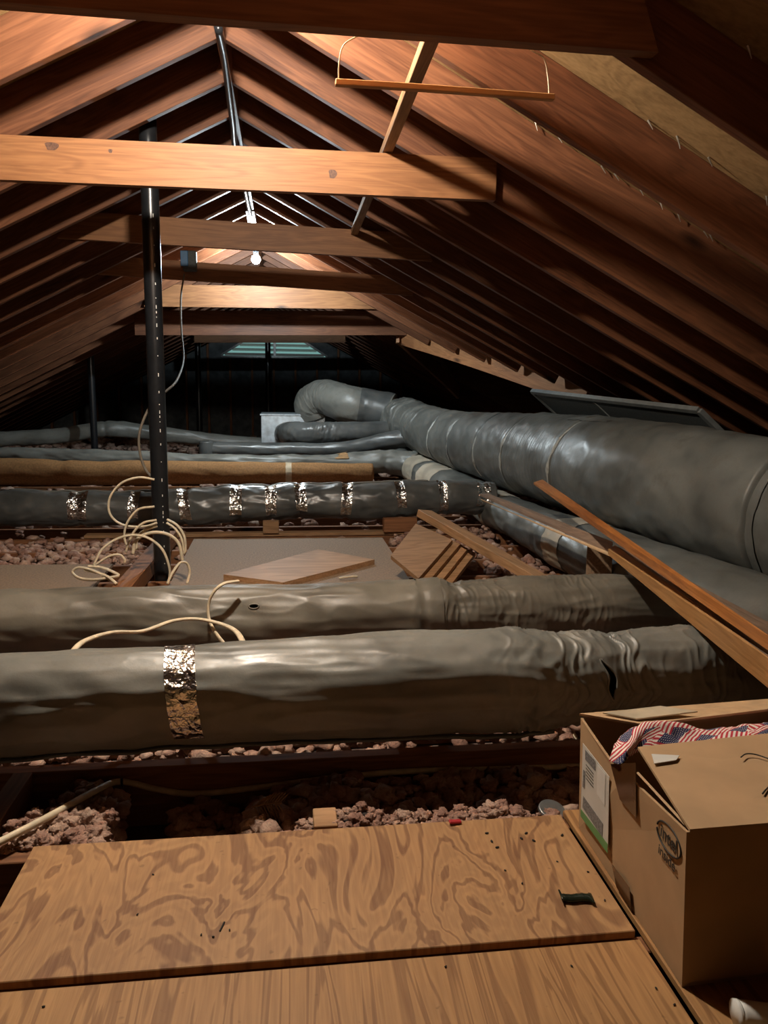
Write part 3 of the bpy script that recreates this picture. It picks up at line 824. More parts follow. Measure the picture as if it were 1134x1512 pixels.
for i, y in enumerate(seams[3:8]):
    s = s_y(dt, y); dt.band('seam_tape', s-0.008, s+0.008, 'seam', ndt, a0=-2.4, a1=0.9, off=0.002, skew=0.06, ns=3, na=50, jag=0.012)
s = s_y(dt, 4.6); dt.band('torn_tape', s-0.32, s+0.18, 'trunk', ndt, a0=-0.42, a1=-0.28, off=0.004, jag=0.03, na=14)
s = s_y(dt, 3.05); dt.band('end_collar', s+0.022, s+0.075, 'trunk', ndt, off=0.007, jag=0.006)

# lower trunk, squarish, under the great trunk
PL = [(1.42, 9.3, 0.19, 0.19), (1.44, 8.6, 0.18, 0.20), (1.49, 7.5, 0.14, 0.20), (1.57, 6.2, 0.125, 0.17), (1.63, 5.2, 0.115, 0.165), (1.68, 4.0, 0.135, 0.20), (1.80, 3.2, 0.135, 0.20), (1.90, 2.6, 0.135, 0.20), (1.97, 2.15, 0.135, 0.20)]
dl = Duct(PL, 0.012, joints=[(s_y(Duct(PL, 0, n=200), y), 0.008, 0.06, 0.005) for y in (8.2, 7.2, 5.8, 4.4)], seed=11.2, n=300, power=2.5, sag=0.74)
ndl = duct_thing('trunk_duct', dl, 'trunk', 'low squarish grey trunk duct with beige wrap, beneath the largest trunk', n=300, seg=64)
for y0, y1 in ((8.3, 7.7), (7.5, 7.0), (5.75, 5.5), (4.25, 4.0)):
    s0_, s1_ = s_y(dl, y0), s_y(dl, y1); dl.band('beige_wrap', min(s0_, s1_), max(s0_, s1_), 'beige', ndl, off=0.004, ns=12, jag=0.02)

# framed screen panel leaning behind the trunk
tl, tr = at(786, 578, Y=5.7), at(1032, 606, Y=4.15)
dn = Vector((1.14, 0.09, -0.92))
pan = empty('screen_panel', tl+dn); tag(pan, 'grey framed screen panel leaning between trunk duct and rafters', 'screen panel')
def pan_bar(a, b, th=0.022, hi=0.03): child(board('frame_bar', a, b, th, hi, 'panelframe', up=dn.cross(tr-tl)), pan)
pan_bar(tl, tr, 0.035); pan_bar(tl+dn, tr+dn); pan_bar(tl, tl+dn); pan_bar(tr, tr+dn, 0.035)
m1 = tl.lerp(tr, 0.42); pan_bar(m1, m1+dn, 0.012, 0.02)
nn = dn.cross(tr-tl).normalized()*0.004
child(prism('screen', [tl, tr, tr+dn, tl+dn], nn, 'panelgrey'), pan)

# ------------------------------------------------------------------ boards and sheets on the floor
def sheet(name, x0, x1, y0, y1, z0, z1, mat, label, cat, bev=0.0015, rot=0.0):
    o = mesh_obj(name, box_bm(x1-x0, y1-y0, z1-z0, bev), mat, None, False, ((x0+x1)/2, (y0+y1)/2, (z0+z1)/2))
    o.rotation_euler.z = rot
    return tag(o, label, cat)


sheet('plywood_sheet', -0.555, 0.648, 1.236, 1.640, -PT, 0, 'plyA', 'plywood panel with swirling flame grain, by the open floor gap', 'plywood')
sheet('plywood_sheet', -0.80, 0.646, 0.78, 1.214, -PT, 0, 'plyB', 'plywood panel with straight lengthwise grain, below the flame-grained one', 'plywood')
sheet('floor_board', 0.662, 1.75, 0.55, 1.66, -PT, -0.001, 'plyB', 'plywood panel under the cardboard box', 'plywood')
# particle board deck beyond the second duct
prt = [at(284, 792, Z=0), at(566, 792, Z=0), at(612, 862, Z=0), at(255, 862, Z=0)]
prt = [Vector((-0.61, 5.2, 0)), Vector((0.66, 5.16, 0)), Vector((0.655, 3.3, 0)), Vector((-0.585, 3.3, 0))]
tag(prism('particle_sheet', prt, (0, 0, -PT), 'particle'), 'dusty particle board sheet lying beside the vent pipe', 'board')
tag(prism('particle_sheet', [Vector((-2.9, 4.52, 0)), Vector((-0.98, 4.46, 0)), Vector((-0.96, 3.3, 0)), Vector((-2.9, 3.3, 0))], (0, 0, -PT), 'particle'), 'brown board left of the vent pipe, edged by insulation', 'board')
# beam along the pole base
tag(board('strongback', (-0.775, 3.1, 0.0265), (-0.755, 5.12, 0.0265), 0.09, 0.085, 'joist'), 'stout beam lying lengthwise beside the vent pipe foot', 'beam')
# shelf board on the particle board
pA, pB, pC_, pD = at(330, 848, Z=0.03), at(418, 860, Z=0.03), at(553, 826, Z=0.03), at(470, 811, Z=0.03)
tag(prism('loose_board', [pA, pB, pC_, pD], (0, 0, -0.030), 'lumber'), 'tan shelf board lying alone on the particle board', 'board')
# rail behind, under the taped duct
tag(board('floor_rail', (-1.35, 5.36, -0.005), (1.15, 5.38, -0.005), 0.09, 0.022, 'lumber'), 'flat wooden strip under the taped charcoal duct', 'board')
bk = at(400, 790, Y=5.28)
tag(board('wood_block', (bk.x-0.055, 5.345, 0.0485), (bk.x+0.055, 5.345, 0.0485), 0.07, 0.085, 'lumber'), 'small wooden block against the taped charcoal duct', 'wood block')
bk = at(586, 779, Y=5.35)
tag(board('wood_block', (bk.x-0.10, 5.33, 0.056), (bk.x+0.14, 5.35, 0.056), 0.05, 0.10, 'joist'), 'brown timber offcut behind the leaning panels', 'wood block')
# long plank over the panel stack
p0, p1 = at(626, 758, Y=4.55), at(842, 882, Y=3.36)
tag(board('plank', p0, p1, 0.10, 0.045, 'lumber', up=(0.15, 0, 1)), 'long loose plank resting over leaning panels', 'plank')
# stack of leaning panels: rectangles tipped towards the left
q0 = [at(614, 773, Y=4.42), at(668, 797, Y=4.14), at(618, 854, Y=3.67), at(577, 820, Y=3.97)]
nrm = (q0[1]-q0[0]).cross(q0[3]-q0[0]).normalized()
if nrm.z > 0: nrm = -nrm
labs = ['topmost leaning panel of the stack under the loose plank', 'second panel down in the leaning stack under the plank', 'third panel down in the leaning stack under the plank', 'lowest panel in the leaning stack under the plank']
for i in range(4):
    shift = nrm*(0.024*i)+Vector((0.042*i, -0.012*i, 0))
    tag(prism('panel', [p+shift for p in q0], nrm*0.022, 'lumber'), labs[i], 'panel', 'leaning panel stack')

# stained trim strips lying over the ducts on the right
def strip(px4, mat, label, th=0.012, drop=0.0):
    # corners: far pair then near pair, each with its own depth
    P = [at(x, y, Y=Y)-Vector((0, 0, drop)) for x, y, Y in px4]
    c = (P[0]+P[1]+P[2]+P[3])/4; m_ = basis((P[0]+P[1])/2, (P[2]+P[3])/2); m_.translation = c
    inv = m_.inverted()
    o = prism('trim_strip', [inv @ p for p in P], inv.to_3x3() @ Vector((0, 0, -th)), mat); o.matrix_world = m_
    return tag(o, label, 'trim strip', 'loose trim strips')
YN = 1.36
strip([(788, 712, 4.25), (801, 708, 4.25), (1190, 976, YN), (1190, 991, YN)], 'trimwood', 'glossy orange-brown trim strip reaching furthest up the trunk duct')
strip([(898, 811, 2.95), (908, 805, 2.95), (1190, 1010, YN), (1190, 1046, YN)], 'trimpale', 'pale orange trim strip with a square sawn end', 0.022)
strip([(910, 805, 2.97), (928, 812, 2.92), (1190, 993, YN), (1190, 1007, YN)], 'trimback', 'grooved brown strip beside the pale one', 0.014, 0.004)
strip([(928, 806, 3.0), (962, 822, 2.85), (1190, 936, 1.43), (1190, 974, 1.41)], 'trimback', 'broad dark raw strip lying on the low trunk duct', 0.010, 0.016)
strip([(708, 729, 4.7), (722, 729, 4.7), (905, 800, 3.05), (902, 813, 3.05)], 'trimback', 'thin grey-brown strip tapering towards the taped charcoal duct')
strip([(710, 736, 4.66), (712, 738, 4.66), (903, 816, 3.04), (901, 819, 3.04)], 'cardlight', 'pale sliver of edging along the thin grey-brown strip', 0.006, 0.002)
# brown board end standing by the low trunk
e1, e2 = at(868, 798, Y=3.46), at(905, 812, Y=3.42)
e0 = [e1, e2, Vector((e2.x, e2.y, -PT)), Vector((e1.x, e1.y, -PT))]
tag(prism('board_end', e0, (0.01, 0.03, 0), 'particle'), 'upright brown board end beside the low trunk duct', 'board')

# ------------------------------------------------------------------ front floor gap
tag(board('trimmer_joist', (-0.70, 0.7, -0.107), (-0.70, 2.022, -0.107), 0.05, 0.178, 'joist'), 'dark trimmer joist along the plywood edge', 'joist')
tag(board('duct_block', (at(610, 1093, Y=2.15).x-0.07, 2.17, 0.03), (at(610, 1093, Y=2.15).x+0.07, 2.17, 0.03), 0.06, 0.11, 'joist'), 'dark block propping the nearest duct', 'wood block')
bk = at(745, 1086, Y=2.35)
tag(board('wood_block', (bk.x-0.05, 2.28, 0.005), (bk.x+0.01, 2.42, 0.03), 0.07, 0.035, 'lumber'), 'small tan offcut showing under the nearest duct', 'wood block')
bk = at(255, 1096, Z=0.0)
tag(board('floor_strip', (-0.45, 2.33, 0.008), (0.32, 2.36, 0.008), 0.12, 0.018, 'lumber'), 'orange board strip lying just under the nearest duct', 'board')
for i in range(3):
    a = at(795+16*i, 1066, Y=2.32); b = at(822+15*i, 1092, Y=2.17)
    tag(tube('cable_end', [a, (a+b)/2+Vector((0.004, 0, 0.006)), b], 0.007, 'cable', seg=8), ['cream cable stub under the duct, next to the tan offcut', 'cream cable stub in the middle of three under the duct', 'cream cable stub under the duct, next to the cardboard box'][i], 'cable', 'cable stubs under the nearest duct')
jf = 2.046-0.021-0.0088
cab = [at(-40, 1262, Y=1.60), at(0, 1243, Y=1.64), at(70, 1207, Y=1.74), at(140, 1168, Y=1.92), at(178, 1154, Y=jf), at(230, 1165, Y=jf), at(285, 1172, Y=jf), at(370, 1164, Y=jf), at(490, 1149, Y=jf), at(600, 1139, Y=jf), at(720, 1136, Y=jf), at(860, 1131, Y=jf), at(960, 1128, Y=jf)]
flc = tag(tube('flat_cable', cab, 0.0085, 'cable', n=160, seg=10), 'cream flat cable stapled along the joist in the floor gap', 'cable')
for px, py in ((180, 1155), (493, 1149)):
    p = at(px, py, Y=jf-0.008); o = mesh_obj('staple', box_bm(0.006, 0.006, 0.022), 'black', None, False, p); child(o, flc)
p = at(480, 1208, Y=1.70); tag(board('wood_block', (p.x-0.028, 1.70, -0.03), (p.x+0.028, 1.70, -0.03), 0.08, 0.05, 'lumber'), 'little pale wood block at the plywood edge', 'wood block')
p = at(516, 1211, Y=1.70)
bm = bmesh.new(); bmesh.ops.create_icosphere(bm, subdivisions=3, radius=1)
for v in bm.verts:
    k = 1+0.5*noise.noise(v.co*2.2); v.co = Vector((v.co.x*0.042*k, v.co.y*0.02*k, v.co.z*0.014*k))
tag(mesh_obj('plastic_scrap', bm, 'black', None, False, p+Vector((0.02, 0, 0.0))), 'crumpled black plastic scrap beside the little wood block', 'scrap')
p = at(815, 1196, Y=1.72)
bm = bmesh.new(); bmesh.ops.create_cone(bm, cap_ends=True, segments=32, radius1=0.035, radius2=0.033, depth=0.008); bmesh.ops.bevel(bm, geom=bm.edges[:], offset=0.001, segments=1, affect='EDGES')
o = mesh_obj('plastic_disc', bm, 'steel', None, False, p); o.rotation_euler = (R(14), R(6), 0); tag(o, 'round grey plastic disc on pink insulation', 'disc')
p = at(672, 1213, Z=0.006)
bm = box_bm(0.03, 0.012, 0.006, 0.002)
o = mesh_obj('red_scrap', bm, 'red', None, False, p); o.rotation_euler = (0.2, 0.1, 0.15); tag(o, 'tiny red plastic scrap at the plywood edge', 'scrap')
# dried frond
fr = empty('dry_frond', at(395, 1195, Y=1.80)); tag(fr, 'dry straw-coloured comb-like frond on dark insulation', 'frond')
a, b = at(372, 1192, Y=1.82), at(416, 1186, Y=1.82)
child(tube('stalk', [a, (a+b)/2+Vector((0, 0, 0.004)), b], 0.0022, 'straw', seg=6), fr)
for i in range(9):
    k = 0.08+0.1*i; p = a.lerp(b, k); L_ = 0.045*(0.6+0.5*math.sin(k*3))
    child(tube('leaflet', [p, p+Vector((0.012, -0.01, -L_*0.5)), p+Vector((0.02, -0.016, -L_))], 0.0018, 'straw', n=8, seg=5), fr)
    child(tube('leaflet', [p, p+Vector((0.014, 0.006, L_*0.3)), p+Vector((0.026, 0.01, L_*0.55))], 0.0018, 'straw', n=8, seg=5), fr)

# ------------------------------------------------------------------ cream cable coils by the pole
def ring_pts(px_list, Y):
    out = []
    for q in px_list:
        y = q[2] if len(q) > 2 else Y
        out.append(at(q[0], q[1], Y=y))
    return out
coil = empty('cable_coil', (-0.72, 4.0, 0.0)); tag(coil, 'tangle of cream cable looped around the vent pipe foot', 'cable coil')
strands = [
    ([(228, 708), (205, 705), (180, 713), (163, 733), (161, 755), (172, 770), (190, 777), (215, 777), (232, 772)], 3.98),
    ([(228, 748), (205, 752), (190, 768), (184, 785), (185, 800), (192, 812)], 3.96),
    ([(231, 768), (212, 772), (198, 785), (190, 802), (186, 815)], 3.94),
    ([(247, 767, 3.98), (262, 776, 3.96), (272, 792, 3.95), (274, 812, 3.95), (271, 818, 3.95)], 3.95),
    ([(246, 772, 3.98), (258, 780, 3.97), (268, 795, 3.96), (272, 815, 3.96)], 3.95),
    ([(196, 818), (200, 800), (212, 790), (230, 786), (250, 790), (264, 803), (269, 825), (270, 828)], 3.93),
    ([(201, 812), (202, 796), (214, 783), (232, 776)], 3.99),
    ([(138, 835, 3.86), (150, 812, 3.88), (170, 797, 3.9), (195, 790, 3.9), (220, 795, 3.9), (240, 812, 3.9), (250, 838, 3.9), (250, 855, 3.9), (247, 862, 3.9)], 3.9),
    ([(140, 835, 3.84), (160, 822, 3.84), (176, 819, 3.84), (184, 826, 3.84), (184, 831, 3.84)], 3.84),
    ([(165, 858, 3.72), (150, 848, 3.74), (130, 840, 3.76), (115, 838, 3.78), (107, 845, 3.78), (118, 854, 3.75), (140, 856, 3.73), (162, 853, 3.73), (175, 850, 3.74), (168, 845, 3.75), (150, 838, 3.78), (130, 836, 3.8)], 3.75),
    ([(125, 842, 3.77), (145, 846, 3.75), (160, 852, 3.72), (172, 862, 3.68)], 3.7),
    ([(247, 862, 3.7), (255, 845, 3.72), (266, 831, 3.76), (276, 832, 3.78), (280, 845, 3.78), (276, 862, 3.76)], 3.7),
]
for pts, Y in strands:
    child(tube('cable_strand', ring_pts(pts, Y), 0.0085, 'cable', n=len(pts)*9, seg=8, flat=0.7), coil)
# loop over the two near ducts
lp = [(104, 966, 2.16), (124, 947, 2.24), (165, 934, 2.42), (210, 932, 2.55), (255, 917, 2.66), (290, 914, 2.70), (325, 921, 2.62), (348, 932, 2.48), (361, 952, 2.30)]
lp2 = [(352, 858, 2.78), (330, 862, 2.74), (315, 875, 2.735), (308, 893, 2.735), (309, 915, 2.715), (318, 934, 2.64), (335, 956, 2.42)]
tag(tube('loose_cable', ring_pts(lp, 2.5), 0.010, 'cable', n=90, seg=10, flat=0.6), 'cream cable wavering across the olive-brown duct', 'cable')
tag(tube('loose_cable', ring_pts(lp2, 2.5), 0.009, 'cable', n=70, seg=10, flat=0.6), 'cream cable arching over the olive-brown duct from behind', 'cable')
sc = at(513, 853, Z=0.01)
tag(tube('cable_offcut', [sc+Vector((-0.045, -0.01, 0)), sc+Vector((0, 0.0, 0.004)), sc+Vector((0.055, 0.02, 0.001))], 0.006, 'cable', seg=8), 'short cream cable offcut beside the tan shelf board', 'cable')

# ------------------------------------------------------------------ cardboard box
BX0, BY0, BX1, BY1, BZ = 0.665, 1.095, 1.27, 1.58, 0.283
bx = empty('cardboard_box', (BX0, BY0, 0)); tag(bx, 'open brown cardboard box with a chip maker logo and white label', 'cardboard box')
ct_ = 0.005
def pr(name, poly, off, mat, par=bx):
    o = prism(name, [Vector(p) for p in poly], off, mat)
    return child(o, par)
# left panel with the torn notch
nk = [(BX0, BY0, 0), (BX0+0.006, BY1, 0), (BX0-0.004, BY1, BZ-0.012), (BX0-0.010, 1.50, BZ-0.016), (BX0-0.012, 1.395, BZ-0.025), (BX0-0.010, 1.375, BZ-0.04), (BX0-0.014, 1.345, BZ-0.045), (BX0-0.016, 1.325, BZ-0.012), (BX0-0.014, BY0, BZ+0.004)]
pr('side_panel', nk, (ct_, 0, 0), 'card')
pr('front_panel', [(BX0, BY0, 0), (BX1, BY0+0.02, 0), (BX1, BY0+0.02, BZ), (BX0-0.014, BY0, BZ+0.004)], (0, ct_, 0), 'card')
pr('back_panel', [(BX0+0.006, BY1, 0), (BX1, BY1+0.02, 0), (BX1, BY1+0.02, BZ), (BX0-0.004, BY1, BZ-0.012)], (0, -ct_, 0), 'card')
pr('side_panel', [(BX1, BY0+0.02, 0), (BX1, BY1+0.02, 0), (BX1, BY1+0.02, BZ), (BX1, BY0+0.02, BZ)], (-ct_, 0, 0), 'card')
pr('bottom_panel', [(BX0, BY0, 0.002), (BX1, BY0+0.02, 0.002), (BX1, BY1+0.02, 0.002), (BX0+0.006, BY1, 0.002)], (0, 0, ct_), 'card')
fl = pr('front_flap', [(BX0-0.010, BY0-0.003, BZ+0.006), (BX1, BY0+0.017, BZ+0.004), (BX1+0.02, 1.40, BZ+0.030), (BX0+0.032, 1.372, BZ+0.012)], (0, 0, 0.005), 'card')
pr('back_flap', [(BX0-0.006, BY1+0.004, BZ-0.008), (BX1, BY1+0.024, BZ+0.004), (BX1, 1.515, BZ+0.030), (BX0+0.10, 1.485, BZ+0.006)], (0, 0, 0.005), 'cardlight')
pr('side_flap', [(BX0+0.006, BY0+0.03, BZ-0.01), (BX0+0.006, 1.32, BZ-0.01), (BX0+0.10, 1.31, BZ-0.12), (BX0+0.10, BY0+0.04, BZ-0.12)], (0.004, 0, 0.002), 'card')
# packing tape hanging over the notch, clear tape, mailing label strip on the back flap
def on_left(px, py, d=0.0015):
    p = at(px, py, X=BX0-0.010); f_ = p.z/BZ; p = at(px, py, X=BX0-0.014*f_+0.0); return p-Vector((d, 0, 0))
tp = [on_left(905, 1128, 0.004), on_left(944, 1126, 0.006), on_left(942, 1208, 0.003), on_left(918, 1180, 0.003)]
pr('packing_tape', tp, (-0.0012, 0, 0), 'packtape')
tp = [on_left(905, 1275, 0.002), on_left(931, 1310, 0.002), on_left(934, 1345, 0.002), on_left(912, 1310, 0.002)]
pr('packing_tape', tp, (-0.0008, 0, 0), 'packtape')
ft = lambda px, py: at(px, py, Z=BZ+0.0205)
pr('clear_tape', [at(962, 1114, Z=BZ+0.02), at(1003, 1116, Z=BZ+0.02), at(998, 1123, Z=BZ+0.02), at(966, 1128, Z=BZ+0.02)], (0, 0, 0.0012), 'paper')
pr('label_strip', [at(890, 1054, Z=BZ+0.004), at(975, 1044, Z=BZ+0.018), at(1030, 1052, Z=BZ+0.022), at(940, 1063, Z=BZ+0.012)], (0, 0, 0.003), 'cleartape')
mk = [(1094, 1118), (1102, 1113), (1116, 1114), (1134, 1120), (1150, 1126)]
child(tube('pen_mark', [at(x, y, Z=BZ+0.024) for x, y in mk], 0.0013, 'ink', n=24, seg=5), bx)
child(tube('pen_mark', [at(x, y, Z=BZ+0.017) for x, y in ((1126, 1172), (1131, 1166), (1140, 1158))], 0.0016, 'ink', n=12, seg=5), bx)
# white shipping label
lab = pr('shipping_label', [on_left(862, 1097), on_left(901, 1147), on_left(899, 1258), on_left(859, 1196)], (-0.0008, 0, 0), 'paper')
pr('label_border', [on_left(859.3, 1194, 0.0028), on_left(899, 1246, 0.0028), on_left(899, 1260, 0.0028), on_left(859, 1205, 0.0028)], (-0.0003, 0, 0), 'green', lab)
for q in ([(866, 1107), (881, 1124), (881, 1138), (866, 1121)], [(863, 1175), (892, 1216), (891, 1236), (862, 1192)], [(863, 1136), (866, 1139), (865, 1165), (862, 1161)], [(884, 1128), (896, 1143), (895, 1190), (883, 1172)]):
    pr('label_print', [on_left(x, y, 0.0028) for x, y in q], (-0.0003, 0, 0), 'greyprint' if q[0][0] < 880 else 'white', lab)
for k in range(5):
    pr('label_line', [on_left(867, 1128+5*k, 0.0028), on_left(878, 1142+5*k, 0.0028), on_left(878, 1143.2+5*k, 0.0028), on_left(867, 1129.2+5*k, 0.0028)], (-0.0003, 0, 0), 'ink', lab)


def text_mesh(name, s, size, mat, mw, parent, squash=1.0):
    cu = bpy.data.curves.new(name, 'FONT'); cu.body = s; cu.size = size; cu.align_x = 'CENTER'; cu.align_y = 'CENTER'; cu.extrude = 0.0002; cu.offset = size*0.012
    tmp_ = bpy.data.objects.new(name, cu); C.objects.link(tmp_)
    bpy.context.view_layer.update()
    me = bpy.data.meshes.new_from_object(tmp_.evaluated_get(bpy.context.evaluated_depsgraph_get()))
    bpy.data.objects.remove(tmp_)
    me.materials.clear()
    o = data_obj(name, me, mat); o.matrix_world = mw
    return child(o, parent)


# printed logo on the left panel: text runs towards the camera (-Y), up is +Z, faces -X
lc = on_left(988, 1239, 0.001)
rot = Matrix(((0, 0, -1), (-1, 0, 0), (0, 1, 0))).to_4x4()
def place(off_y, off_z): 
    m_ = rot.copy(); m_.translation = lc+Vector((0, off_y, off_z)); return m_
logo = text_mesh('logo_print', 'intel', 0.034, 'ink', place(0, 0.0), bx)
text_mesh('logo_print', 'inside', 0.026, 'ink', place(0.002, -0.037), bx)
ring = [lc+Vector((0, 0.042*math.cos(a), 0.0235*math.sin(a))) for a in np.linspace(0.15, 2*math.pi-0.1, 40)]
child(tube('logo_ring', ring, 0.0016, 'ink', n=90, seg=6), bx)

# flag cloth bunched in the opening
def cloth(name, rows, nu, nv, mat):
    """rows: list of control polylines from front edge to back edge"""
    rs = [spline([tuple(p) for p in r], nu)[0] for r in rows]
    vs = []; uv = []
    for i in range(nu):
        col_, L_ = spline([tuple(r[i]) for r in rs], nv)
        for j in range(nv):
            p = Vector(col_[j])
            p.z += 0.004*noise.noise(Vector((p.x*38, p.y*38, 1.7)))+0.003*noise.noise(Vector((p.x*80, p.y*60, 5)))
            vs.append(tuple(p)); uv.append((i/nu*1.0, j/nv*0.34))
    fs = [(i*nv+j, (i+1)*nv+j, (i+1)*nv+j+1, i*nv+j+1) for i in range(nu-1) for j in range(nv-1)]
    me = bpy.data.meshes.new(name); me.from_pydata(vs, [], fs)
    l = me.uv_layers.new(name='UVMap')
    for lo in me.loops: l.data[lo.index].uv = uv[lo.vertex_index]
    o = data_obj(name, me, mat, None, True)
    so = o.modifiers.new('thick', 'SOLIDIFY'); so.thickness = 0.0015
    return o


zt = BZ
rows = [
    [at(899, 1124, X=BX0-0.022), at(917, 1128, X=BX0-0.020), at(946, 1108, Y=1.376), at(985, 1104, Y=1.385), at(1040, 1098, Y=1.395), at(1100, 1090, Y=1.40), at(1190, 1080, Y=1.41)],
    [at(903, 1112, X=BX0-0.018), at(925, 1106, X=BX0+0.0), at(950, 1090, Y=1.40), at(990, 1088, Y=1.41), at(1040, 1087, Y=1.42), at(1100, 1080, Y=1.42), at(1190, 1072, Y=1.43)],
    [at(910, 1095, X=BX0+0.004), at(925, 1082, Y=1.43), at(955, 1066, Y=1.44), at(1000, 1066, Y=1.45), at(1040, 1076, Y=1.45), at(1100, 1070, Y=1.45), at(1190, 1062, Y=1.46)],
    [at(915, 1085, Y=1.47)+Vector((0.02, 0.01, -0.01)), at(932, 1074, Y=1.475), at(962, 1064, Y=1.475)+Vector((0, 0, -0.012)), at(1000, 1066, Y=1.48)+Vector((0, 0, -0.02)), at(1040, 1076, Y=1.48)+Vector((0, 0, -0.025)), at(1100, 1070, Y=1.48)+Vector((0, 0, -0.025)), at(1190, 1062, Y=1.49)+Vector((0, 0, -0.03))],
]
tag(cloth('flag_cloth', rows, 90, 40, 'flag'), 'red, white and blue flag-print cloth bunched in the cardboard box', 'cloth')

# rolled white paper at the box foot
ra, rb = at(1088, 1497, Z=0.022), at(1200, 1512, Z=0.022)
rl = tube('paper_roll', [ra, (ra+rb)/2, rb], 0.021, 'white', n=10, seg=28); tag(rl, 'white rolled tube lying on the plywood beside the box', 'tube')
pr2 = tube('tube_rim', [ra+Vector((-0.002, 0, 0)), ra+Vector((0.004, -0.0005, 0))], 0.0218, 'white', n=4, seg=28); child(pr2, rl)

# wrapper on the plywood
bm = bmesh.new(); nu_, nv_ = 26, 10
vv = []
c0 = at(851, 1330, Z=0.0)
for i in range(nu_):
    for j in range(nv_):
        u = i/(nu_-1)-0.5; a = 2*math.pi*j/nv_
        flat = 1.0 if abs(u) < 0.38 else 1.0-(abs(u)-0.38)*6.5
        y = 0.0105*math.cos(a)*(1.0+0.55*(abs(u) > 0.42)); z = 0.006*math.sin(a)*max(0.18, flat)+0.0065+0.0012*noise.noise(Vector((u*30, a, 0)))
        vv.append(bm.verts.new((u*0.066, y+0.0015*math.sin(u*9), max(0.0004, z+(0.006 if u < -0.42 else 0)))))
for i in range(nu_-1):
    for j in range(nv_):
        bm.faces.new((vv[i*nv_+j], vv[i*nv_+(j+1) % nv_], vv[(i+1)*nv_+(j+1) % nv_], vv[(i+1)*nv_+j]))
bm.faces.new(vv[:nv_]); bm.faces.new(vv[-nv_:][::-1]); bmesh.ops.recalc_face_normals(bm, faces=bm.faces[:])
o = mesh_obj('candy_wrapper', bm, 'wrapper', None, True, c0); o.rotation_euler.z = R(-6)
tag(o, 'crumpled dark green wrapper on the flame-grained plywood', 'wrapper')

# crumbs
bm = bmesh.new(); bmesh.ops.create_icosphere(bm, subdivisions=2, radius=1)
for v in bm.verts: k = 1+0.3*noise.noise(v.co*1.7); v.co = Vector((v.co.x*0.005*k, v.co.y*0.0026*k, v.co.z*0.0022*k))
crumb_me = bpy.data.meshes.new('dropping'); bm.to_mesh(crumb_me); bm.free(); crumb_me.materials.append(MAT['dropping'])
cr_px = [(719, 1230), (726, 1242), (734, 1251), (770, 1238), (777, 1230), (788, 1241), (830, 1233), (746, 1285), (893, 1329), (868, 1287), (297, 1380), (315, 1383), (339, 1373), (64, 1486), (969, 1459), (996, 1483), (844, 1426), (658, 1427), (823, 1272), (771, 1304), (226, 1291), (203, 1350)]
for i, (x, y) in enumerate(cr_px):
    p = at(x, y, Z=0.0018)
    o = data_obj('dropping', crumb_me, None); o.location = p; o.rotation_euler.z = i*1.7
    k = 1.0 if i < 7 else 0.6; o.scale = (k, k, k)
    tag(o, 'tiny dark dropping on the plywood floor', 'dropping', 'droppings on the plywood')
p = at(328, 1368, Z=0.0015); o = mesh_obj('twig', box_bm(0.026, 0.003, 0.003, 0.0008), 'dropping', None, False, p); o.rotation_euler.z = R(75); tag(o, 'short black twig on the flame-grained plywood', 'twig')

# ------------------------------------------------------------------ pink insulation
def blob_variants(sub, k):
    out = []
    for i in range(k):
        b_ = bmesh.new(); bmesh.ops.create_icosphere(b_, subdivisions=sub, radius=1)
        for v in b_.verts:
            p = v.co.copy(); q = p+Vector((i*3.1, i*1.7, 0))
            d = 0.55*noise.noise(q*1.7)+0.45*noise.noise(q*4.1)+0.45*abs(noise.noise(q*8.5))-0.1
            v.co = p*(1+d)
        b_.verts.ensure_lookup_table()
        out.append((np.array([v.co[:] for v in b_.verts]), np.array([[v.index for v in f.verts] for f in b_.faces])))
        b_.free()
    return out


def clumps(name, items, sub, label, k=10):
    var = blob_variants(sub, k); VS = []; FS = []; off = 0
    for (x, y, z, r, fl) in items:
        v, f = var[rng.integers(k)]
        a = rng.uniform(0, 6.283); q = Matrix.Rotation(a, 3, 'Z') @ Matrix.Rotation(rng.uniform(0, 6.28), 3, 'X')
        v2 = (v @ np.array(q).T)*np.array([r*rng.uniform(.8, 1.4), r*rng.uniform(.8, 1.2), r*fl])+np.array([x, y, z])
        VS.append(v2); FS.append(f+off); off += len(v)
    VS = np.vstack(VS); FS = np.vstack(FS)
    me = bpy.data.meshes.new(name)
    me.vertices.add(len(VS)); me.vertices.foreach_set('co', VS.ravel())
    me.loops.add(FS.size); me.loops.foreach_set('vertex_index', FS.ravel().astype(np.int32))
    me.polygons.add(len(FS)); me.polygons.foreach_set('loop_start', np.arange(0, FS.size, 3, dtype=np.int32))
    me.update(calc_edges=True); me.validate()
    o = data_obj(name, me, 'pink', None, True)
    return tag(o, label, 'insulation', None, 'stuff')


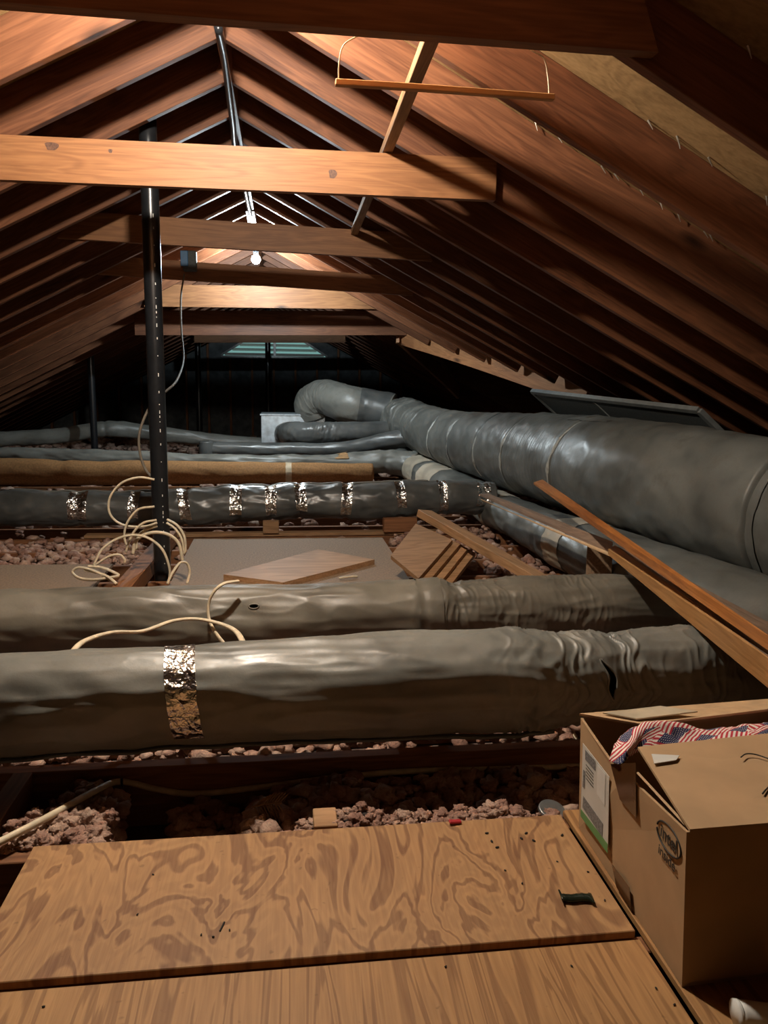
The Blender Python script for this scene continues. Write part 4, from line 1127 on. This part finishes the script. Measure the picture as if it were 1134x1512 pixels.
hx0, hx1 = at(165, 1200, Y=1.8).x, at(245, 1200, Y=1.8).x
it = []
def n3(x, y, z): return noise.noise(Vector((x, y, z)))
for i in range(1500):
    x = rng.uniform(-0.64, 1.0); y = rng.uniform(1.675, 2.0); r = rng.uniform(0.010, 0.026)
    if hx0 < x < hx1: continue
    z = -0.10+rng.uniform(-0.02, 0.03)+0.05*n3(x*5, y*6, 0)-0.05*(hx1 < x < hx1+0.2)
    it.append((x, y, z, r, 0.85))
clumps('insulation', it, 2, 'shaded pink fibreglass filling the open floor gap before the nearest duct'); it = []
for i in range(420):   # higher tufts along the plywood edge and by the hole
    x = rng.uniform(0.02, 0.66); y = rng.uniform(1.655, 1.73)
    it.append((x, y, -0.035+rng.uniform(-0.02, 0.02)+0.025*n3(x*9, 0, 4), rng.uniform(0.006, 0.015), 0.8))
for i in range(260):
    x = rng.uniform(-0.64, -0.42); y = rng.uniform(1.655, 1.80)
    it.append((x, y, -0.045+rng.uniform(-0.02, 0.035), rng.uniform(0.007, 0.018), 0.85))
clumps('insulation', it, 3, 'bright pink fibreglass tufts along the plywood edge')
it = []
for i in range(1300):
    x = rng.uniform(-1.2, 1.9); y = rng.uniform(2.08, 2.7)
    it.append((x, y, -0.06+rng.uniform(-0.03, 0.035)+0.02*n3(x*6, y*6, 0), rng.uniform(0.010, 0.028), 0.75))
clumps('insulation', it, 2, 'pink fibreglass between joists beneath the two nearest ducts')
it = []
for i in range(5200):
    y = 3.0+11.8*rng.random()**1.3; x = rng.uniform(-4.2, 3.4)
    if 3.0 < y < 5.2 and -0.95 < x < 0.7 and not (-0.72 < x < -0.6): continue
    if y < 4.5 and x < -0.95: continue
    zz = -0.06 if y < 5.6 else (-0.075 if y < 9 else min(0.05, 0.02*(y-9)))
    it.append((x, y, zz+rng.uniform(-0.04, 0.04)+0.03*n3(x*3, y*3, 0), rng.uniform(0.03, 0.065) if y > 6 else rng.uniform(0.014, 0.034), 0.7))
for i in range(500):
    x = rng.uniform(0.72, 1.45); y = rng.uniform(3.3, 5.4)
    if x < 1.15 and 3.8 < y < 4.9: continue
    it.append((x, y, -0.04+rng.uniform(-0.04, 0.05)+0.03*n3(x*5, y*5, 0), rng.uniform(0.014, 0.034), 0.8))
for i in range(900):
    x = rng.uniform(-2.9, -0.8); y = rng.uniform(4.55, 5.3); it.append((x, y, -0.05+rng.uniform(-0.03, 0.03), rng.uniform(0.012, 0.03), 0.8))
clumps('insulation', it, 2, 'pink fibreglass spread over the far attic floor')
